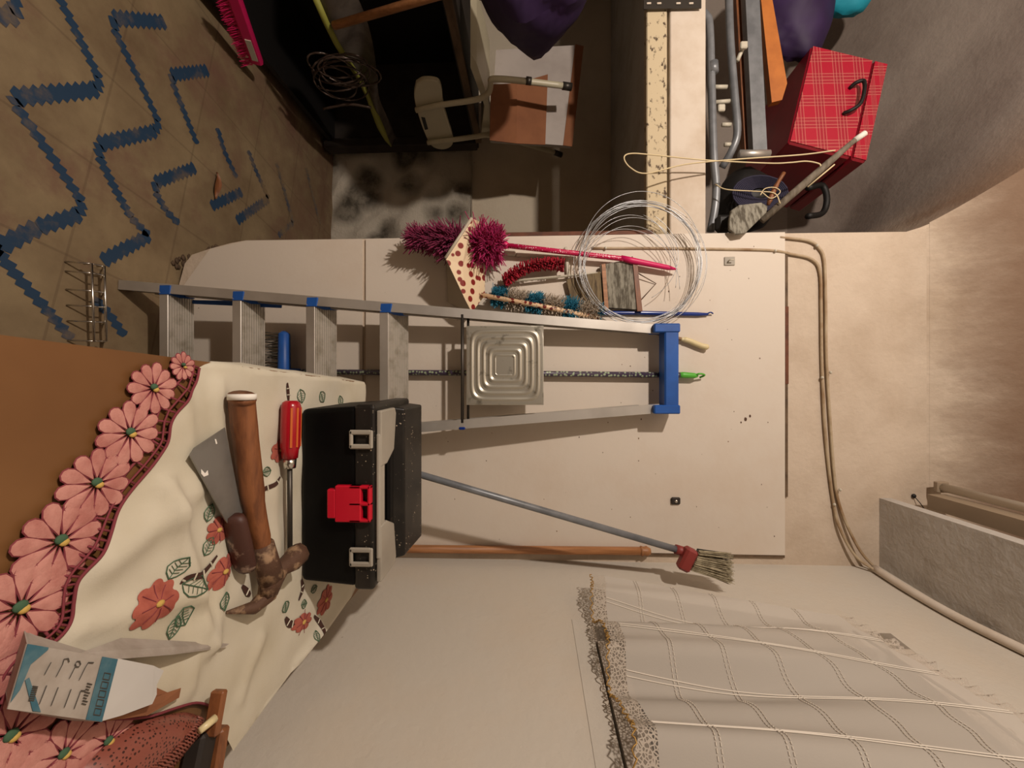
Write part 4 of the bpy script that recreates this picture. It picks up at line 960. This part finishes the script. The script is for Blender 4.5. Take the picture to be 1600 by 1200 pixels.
mb = MB(); mb.box((XC-.25, (yc0+yc1)/2, .06), (.46, yc1-yc0-.1, .02)); mb.build('bottom_shelf', 'black_board', t)
# upturned shower chair
XK = -1.27
t = thing('shower_chair', PX(750, 150, XK-.1), 'white shower chair upside down on the dark cabinet with backrest hanging down', 'chair')
bo = [(650, 132), (662, 126), (683, 128), (690, 140), (693, 165), (700, 190), (708, 218), (704, 230), (690, 234), (674, 228), (662, 205), (652, 175), (647, 150)]
P_ = path([PX(x, y, XK) for x, y in bo+bo[:1]], 4)[:-1]
mb = MB(); mb.prism(P_, (-.022, 0, 0)); br = mb.build('backrest', 'white_tube', t); bevel(br, .005)
sl = [PX(x, y, XK+.001) for x, y in ((658, 183), (664, 184), (669, 202), (664, 203))]; mb = MB(); mb.prism(sl, (-.004, 0, 0)); mb.build('slot', 'black_board', br)
mb = MB(); q = path([PX(650, 172, XK+.012), PX(688, 164, XK+.012), PX(730, 158, XK+.0), PX(752, 153, XK), PX(764, 144, XK), PX(767, 130, XK), PX(768, 124, XK), PX(790, 124, XK), PX(830, 128, XK), PX(880, 134, XK)], 5); mb.tube(q, .012, 10); mb.build('leg_tube', 'white_tube', t)
mb = MB(); q = path([PX(668, 223, XK+.012), PX(710, 218, XK+.012), PX(745, 213, XK), PX(762, 211, XK), PX(790, 216, XK-.03), PX(845, 232, XK-.03), PX(868, 239, XK-.03)], 5); mb.tube(q, .012, 10); mb.build('leg_tube', 'white_tube', t)
for q0, q1 in ((PX(879, 134, XK), PX(893, 136, XK)), (PX(866, 238, XK-.03), PX(877, 242, XK-.03)), (PX(822, 126, XK), PX(830, 127, XK))):
    mb = MB(); mb.tube([q0, q1], .015, 10); mb.build('rubber_foot', 'dark_metal', t)
mb = MB(); se = [(735, 82), (745, 100), (758, 140), (765, 165), (765, 205), (752, 208), (757, 165), (748, 140), (735, 105)]; mb.prism([PX(x, y, XK-.03) for x, y in se], (-.3, 0, 0)); mb.build('seat', 'white_tube', t)
# open cardboard box on the cabinet
t = thing('cardboard_box', PY(765, 150, 1.86), 'white cardboard box with brown inside lying open beside the upturned chair', 'box')
YB = 1.86
mb = MB(); mb.prism([PY(x, y, YB) for x, y in ((775, 78), (908, 70), (892, 228), (766, 219))], (0, .02, 0)); mb.build('white_panel', 'white_card', t)
mb = MB(); mb.prism([PY(767, 132, YB-.05), PY(808, 130, YB-.05), PY(807, 224, YB-.05), PY(765, 219, YB-.05)], (0, .003, 0)); mb.build('brown_flap', 'cardboard', t)
mb = MB(); mb.prism([PY(808, 130, YB-.05), PY(856, 116, YB-.004), PY(852, 226, YB-.004), PY(807, 224, YB-.05)], (0, .003, 0)); mb.build('brown_flap', 'cardboard', t)
mb = MB(); mb.prism([PY(899, 69, YB-.003), PY(912, 72, YB-.003), PY(894, 229, YB-.003), PY(880, 227, YB-.003)], (0, .002, 0)); mb.build('card_edge', 'cardboard', t)
# bags
def bag(name, c, r, m, label, cat, jit=.12):
    mb = MB(); mb.ball(c, r, 0, 22, jit); o = mb.build(name, m); return tag(o, label, cat)
q = PX(815, 25, -1.17); bag('plastic_bag', (q.x-.06, q.y-.10, q.z+.04), (.16, .22, .18), 'purple_bag', 'big dark purple plastic bag on the dark cabinet above the upturned chair', 'bag', .18)
# sticks, net and sheet in front of the cabinet
mb = MB(); a = PX(522, 40, -1.27); b = PX(700, -12, -1.22); mb.tube([a, b, b+(b-a)*.4], .013, 10); tag(mb.build('leaning_stick', 'orange_wood'), 'orange stick leaning across the open front of the dark cabinet', 'stick')
t = thing('crumpled_sheet', PX(560, 60, -1.30), 'crumpled grey and yellow sheet leaning inside the dark cabinet opening', 'sheet')
mb = MB()
def shf(u, v):
    a = lerp(PX(490, -10, -1.31), PX(612, 226, -1.31), u); b = lerp(PX(552, -10, -1.31), PX(618, 220, -1.31), u); q = lerp(a, b, v); q.x += .02*sin(u*9+v*4); return q+V((0, 0, .02*sin(u*7)*(v)))
mb.grid(shf, 30, 8); mb.build('grey_sheet', 'grey_sheet', t, flip=False)
mb = MB(); mb.tube([lerp(PX(490, -10, -1.295), PX(611, 226, -1.295), i/10)+V((.02*sin(i*.9), 0, 0)) for i in range(11)], [.012]*7+[.016, .018, .012, .004], 6); mb.build('yellow_edge', 'yellow_green', t)
mb = MB()
for i in range(9):
    cx_ = 535+random.uniform(-14, 14); cy_ = 118+random.uniform(-14, 12); rx = 44+random.uniform(-10, 6); ry = 22+random.uniform(-8, 8); ph = random.uniform(-.3, .5)
    mb.tube([PX(cx_+rx*cos(a)*cos(ph)-ry*sin(a)*sin(ph), cy_+rx*cos(a)*sin(ph)+ry*sin(a)*cos(ph), -1.25-.03*random.random()) for a in [k*2*pi/22 for k in range(22)]], .0035, 6, 0, True, True)
mb.tube(path([PX(505, 170, -1.26), PX(545, 163, -1.26), PX(580, 168, -1.26)], 5), .006, 6)
tag(mb.build('tangled_hose', 'grease'), 'tangle of dull brown tubing hanging in the dark cabinet opening', 'tubing')
# pink brush on the floor
t = thing('scrub_broom', PX(400, 90, -1.3), 'hot pink broom head lying on the floor against the dark cabinet', 'broom')
a = PX(362, -15, -1.29); b = PX(402, 98, -1.29); mb = MB(); mb.bar(a, b, .03, .045, (1, 0, 0), 0, .008); hd_ = mb.build('head', 'pink_bristle', t)
mb = MB(); mb.bar(lerp(a, b, .58)+V((.016, 0, 0)), lerp(a, b, .9)+V((.016, 0, 0)), .003, .02, (1, 0, 0)); mb.build('white_label', 'white_plastic', hd_)
mb = MB()
for i in range(320):
    f = random.random(); p = lerp(a, b, f)+V((random.uniform(-.012, .012), 0, -.018)); strand(mb, p, V((random.uniform(-.2, .3), random.uniform(-.1, .25), -1)), .045, .0016, 0, 4, .1)
o = mb.build('bristles', 'pink_bristle', t); o['kind'] = 'stuff'

# ------------------------------------------------------------------ on the shelf
t = thing('folding_bed_frame', (-1.0, 1.40, SH1), 'folded grey tubular bed frame lying along the high shelf', 'bed frame')
mb = MB(); mb.tube(path([PY(1092, 16, 1.37), PY(1104, 26, 1.36), PY(1109, 45, 1.36), PY(1112, 140, 1.36), PY(1115, 240, 1.36), PY(1119, 290, 1.36), PY(1117, 325, 1.36), PY(1110, 362, 1.37)], 5), .0125, 12); mb.build('frame_tube', 'grey_metal', t)
mb = MB(); mb.tube(path([PY(1138, -40, 1.40), PY(1141, 60, 1.40), PY(1148, 150, 1.40), PY(1152, 205, 1.40), PY(1145, 232, 1.41), PY(1128, 262, 1.44)], 5), .0125, 12); mb.build('frame_tube', 'grey_metal', t)
mb = MB(); mb.prism([PY(1163, -40, 1.42), PY(1185, -40, 1.42), PY(1199, 236, 1.42), PY(1177, 236, 1.42)], (0, .03, 0)); mb.build('flat_bar', 'grey_metal', t)
mb = MB(); mb.tube([PY(1155, 241, 1.40), PY(1202, 241, 1.40)], .014, 10); mb.build('hinge', 'alu', t)
for a, b in (((1115, 136), (1136, 136)), ((1118, 160), (1142, 158)), ((1128, 195), (1142, 195)), ((1132, 226), (1142, 226)), ((1152, 95), (1162, 72))):
    mb = MB(); mb.tube([PY(*a, 1.41), PY(*b, 1.41)], .007, 8); mb.build('link_rod', 'white_plastic', t)
for q_ in (PY(1127, 169, 1.39), PY(1162, 71, 1.39)):
    mb = MB(); mb.box(q_, (.024, .012, .024), None, 0, .003); mb.build('square_clip', 'white_plastic', t)
mb = MB(); mb.tube([PY(1114, 98, 1.358), PY(1115, 114, 1.358)], .016, 10); mb.build('sleeve', 'grey_metal', t)
mb = MB(); mb.prism([PY(1148, -40, 1.46), PY(1166, -40, 1.46), PY(1174, 235, 1.46), PY(1164, 235, 1.46)], (0, .03, 0)); tag(mb.build('brown_slat', 'wood_handle'), 'brown wooden slat behind the tubes of the folded bed frame', 'slat')
mb = MB(); mb.prism([PY(1185, -40, 1.47), PY(1200, -40, 1.47), PY(1230, 130, 1.47), PY(1222, 156, 1.47), PY(1206, 160, 1.47)], (0, .025, 0)); tag(mb.build('orange_plank', 'orange_board'), 'orange plank with cut corner leaning behind the bed frame on the shelf', 'plank')
q = PY(1240, -5, 1.60); mb = MB(); mb.ball(q+V((.0, 0, 0)), (.26, .10, .15), 0, 18, .2); tag(mb.build('purple_sack', 'purple_bag'), 'dark purple sack beside the red plaid suitcase on the shelf', 'bag')
q = PY(1325, -12, 1.58); mb = MB(); mb.ball(q, (.09, .06, .09), 0, 14, .15); tag(mb.build('turquoise_cloth', 'cyan_cloth'), 'turquoise cloth peeking in at the frame edge above the purple sack', 'cloth')
t = thing('perforated_strap', PY(1050, 8, 1.29), 'dark perforated metal strap fixed over the end of the painted beam', 'strap')
mb = MB(); mb.prism([PY(1006, -8, 1.288), PY(1096, -8, 1.288), PY(1096, 12, 1.288), PY(1006, 14, 1.288)], (0, .004, 0)); mb.build('strip', 'dark_metal', t)
for x_ in (1014, 1030, 1060, 1080):
    mb = MB(); mb.box(PY(x_, 5, 1.286), (.006, .002, .014), None, 0, .001); mb.build('slot', 'white_paint', t)
# suitcase
SC_O = None
def fitsc():
    # front face: lower-right corner at a known depth, yaw and tilt from the picture
    y0 = 1.47; br_ = PY(1233, 222, y0); tr_ = PY(1355, 250, y0+.0)
    yaw = R(-17); X_ = V((cos(yaw), sin(yaw), 0)); 
    upv = (tr_-br_); Hh = upv.length; Z_ = upv.normalized(); X_ = (X_-Z_*X_.dot(Z_)).normalized(); Y_ = Z_.cross(X_)
    return br_, X_, Y_, Z_, Hh
br_, X_, Y_, Z_, Hh = fitsc()
import itertools
Ws, Ds = .34, .30
# solve width so that the lower-left corner lands at (1270,70)
best = min(((abs((lambda p: 800+F*((p-V((0, 0, EYE))).dot(up)/(p-V((0, 0, EYE))).dot(fw))-1270)(br_-xv*w_))+abs((lambda p: 600+F*((p-V((0, 0, EYE))).x/(p-V((0, 0, EYE))).dot(fw))-70)(br_-xv*w_)), w_, yw, tl_) for yw in range(-30, 45, 3) for tl_ in range(-25, 26, 3) for w_ in (.28, .31, .34, .37, .40, .43, .46) for xv in [V((cos(R(yw))*cos(R(tl_)), sin(R(yw))*cos(R(tl_)), sin(R(tl_))))]), key=lambda a: a[0])
_, Ws, yw, tl_ = best
X_ = V((cos(R(yw))*cos(R(tl_)), sin(R(yw))*cos(R(tl_)), sin(R(tl_)))); X_ = X_.normalized()
Z0 = Z_; Z_ = (Z0-X_*Z0.dot(X_)).normalized(); Y_ = Z_.cross(X_)
print('suitcase', best, Hh)
t = thing('suitcase', br_-X_*Ws/2+Y_*.2, 'red plaid suitcase tilted on the high shelf with black handle', 'suitcase')
rot = Matrix((X_, Y_, Z_)).transposed()
Ds = .34
def sbox(u0, u1, v0, v1, w0, w1, mb, mi=0, bev=0):     # u along X_ from right corner leftwards, v depth, w height
    c_ = br_-X_*(u0+u1)/2+Y_*(v0+v1)/2+Z_*(w0+w1)/2; mb.box(c_, (abs(u1-u0), abs(v1-v0), abs(w1-w0)), rot, mi, bev)
gap = Hh*.80
mb = MB(); sbox(0, Ws, 0.004, Ds, 0, gap, mb, 0, .006); mb.build('case_body', 'dark_red', t)
mb = MB(); sbox(0, Ws, 0.004, Ds, gap+.006, Hh, mb, 0, .006); mb.build('case_lid', 'dark_red', t)
def face(w0, w1, name):
    mb = MB(); c_ = [br_-X_*.006+Z_*w0, br_-X_*(Ws-.006)+Z_*w0, br_-X_*(Ws-.006)+Z_*w1, br_-X_*.006+Z_*w1]; mb.prism(c_, Y_*.006)
    ob = mb.build(name, 'plaid', t); return ob
face(.004, gap-.002, 'plaid_front'); face(gap+.008, Hh-.003, 'plaid_lid_front')
mb = MB(); hb = [(.46, .60), (.50, .70), (.62, .74), (.50+.14, .72), ]
def sp(px, py, e): 
    r = ray(px, py); o_ = V((0, 0, EYE)); n_ = Y_; tt = ((br_-Y_*e)-o_).dot(n_)/r.dot(n_); return o_+r*tt
mb.tube(path([sp(1328, 137, .004), sp(1338, 129, .02), sp(1350, 127, .03), sp(1350, 145, .034), sp(1344, 162, .03), sp(1330, 172, .02), sp(1318, 177, .004)], 5), .0065, 8); mb.build('handle', 'black_board', t)
# shelf-end junk
t = thing('rope_bundle', PY(1160, 300, 1.45), 'dark navy coiled rope in a black bag at the shelf end beside the suitcase', 'rope')
mb = MB(); mb.ball(PY(1165, 315, 1.50), (.12, .08, .10), 0, 14, .1); mb.build('black_bag', 'black_board', t)
mb = MB()
for i in range(10):
    cx_ = 1188; cy_ = 302; r_ = 14+i*2.8
    mb.tube([PY(cx_+r_*1.1*cos(a), cy_+r_*.7*sin(a), 1.41-.003*i) for a in [k*2*pi/20 for k in range(20)]], .0035, 5, 0, True, True)
mb.build('rope_loops', 'navy', t)
t = thing('grey_paddle', PY(1165, 350, 1.25), 'grey rounded wooden slat end poking over the shelf corner', 'slat')
pp = [(1140, 345), (1143, 328), (1155, 320), (1190, 316), (1200, 322), (1198, 332), (1165, 364), (1150, 366), (1140, 358)]
mb = MB(); mb.prism([PY(x, y, 1.235+.0006*(365-y)) for x, y in pp], (0, .012, 0)); b_ = mb.build('slat', 'bark_grey', t); bevel(b_, .003)
mb = MB(); mb.box(PY(1130, 350, 1.32), (.055, .03, .05), None, 0, .01); tag(mb.build('black_wedge', 'black_board'), 'small black plastic piece at the shelf corner under the grey slat', 'plastic piece')
t = thing('weathered_stick', PY(1190, 345, 1.28), 'grey weathered stick with white tip crossing the red suitcase', 'stick')
a = PY(1190, 345, 1.29); b = PY(1338, 217, 1.22); mb = MB(); mb.tube([a, lerp(a, b, .35), lerp(a, b, .7), b], [.011, .012, .011, .007], 7); mb.build('stick', 'stick_wood', t)
mb = MB(); mb.tube([lerp(a, b, .985), PY(1352, 208, 1.215)], .0085, 8); mb.build('white_tip', 'paint', t)
mb = MB(); mb.tube([PY(1304, 257, 1.23), PY(1262, 292, 1.25)], .0022, 6); mb.build('sliver', 'string', t)
mb = MB(); mb.tube(path([PY(1225, 270, 1.27), PY(1212, 292, 1.27), PY(1200, 320, 1.27)], 4), [.006]*4+[.008]*4+[.005], 6); tag(mb.build('twig', 'wood_handle'), 'short brown twig bound in string at the shelf corner', 'twig')
mb = MB(); mb.tube(path([sp(1262, 294, -.10), sp(1285, 290, -.12), sp(1292, 312, -.12), sp(1285, 333, -.12), sp(1262, 338, -.08)], 5), .011, 8); tag(mb.build('black_strap', 'black_board'), 'black strap looped against the side of the red suitcase', 'strap')
mb = MB(); mb.tube(path([PY(1305, 235, 1.225), PY(1250, 242, 1.24), PY(1150, 249, 1.25), PY(1070, 257, 1.24), PY(1010, 271, 1.23), PY(985, 262, 1.23), PY(975, 247, 1.23), PY(985, 240, 1.23), PY(1020, 242, 1.23), PY(1100, 250, 1.25), PY(1200, 255, 1.25), PY(1235, 254, 1.25), PY(1260, 252, 1.245), PY(1280, 256, 1.24), PY(1282, 262, 1.24)], 6), .0022, 6)
mb.tube(path([PY(1118, 288, 1.33), PY(1135, 296, 1.30), PY(1180, 299, 1.28), PY(1210, 302, 1.26), PY(1219, 318, 1.26)], 6), .0018, 6); mb.tube(path([PY(1188, 305, 1.26), PY(1195, 295, 1.26), PY(1210, 293, 1.26), PY(1219, 300, 1.26), PY(1205, 310, 1.26), PY(1190, 300, 1.26)], 6), .0015, 6)
tag(mb.build('white_string', 'string'), 'loop of cream string tied to the stick and hanging over the beam', 'string')
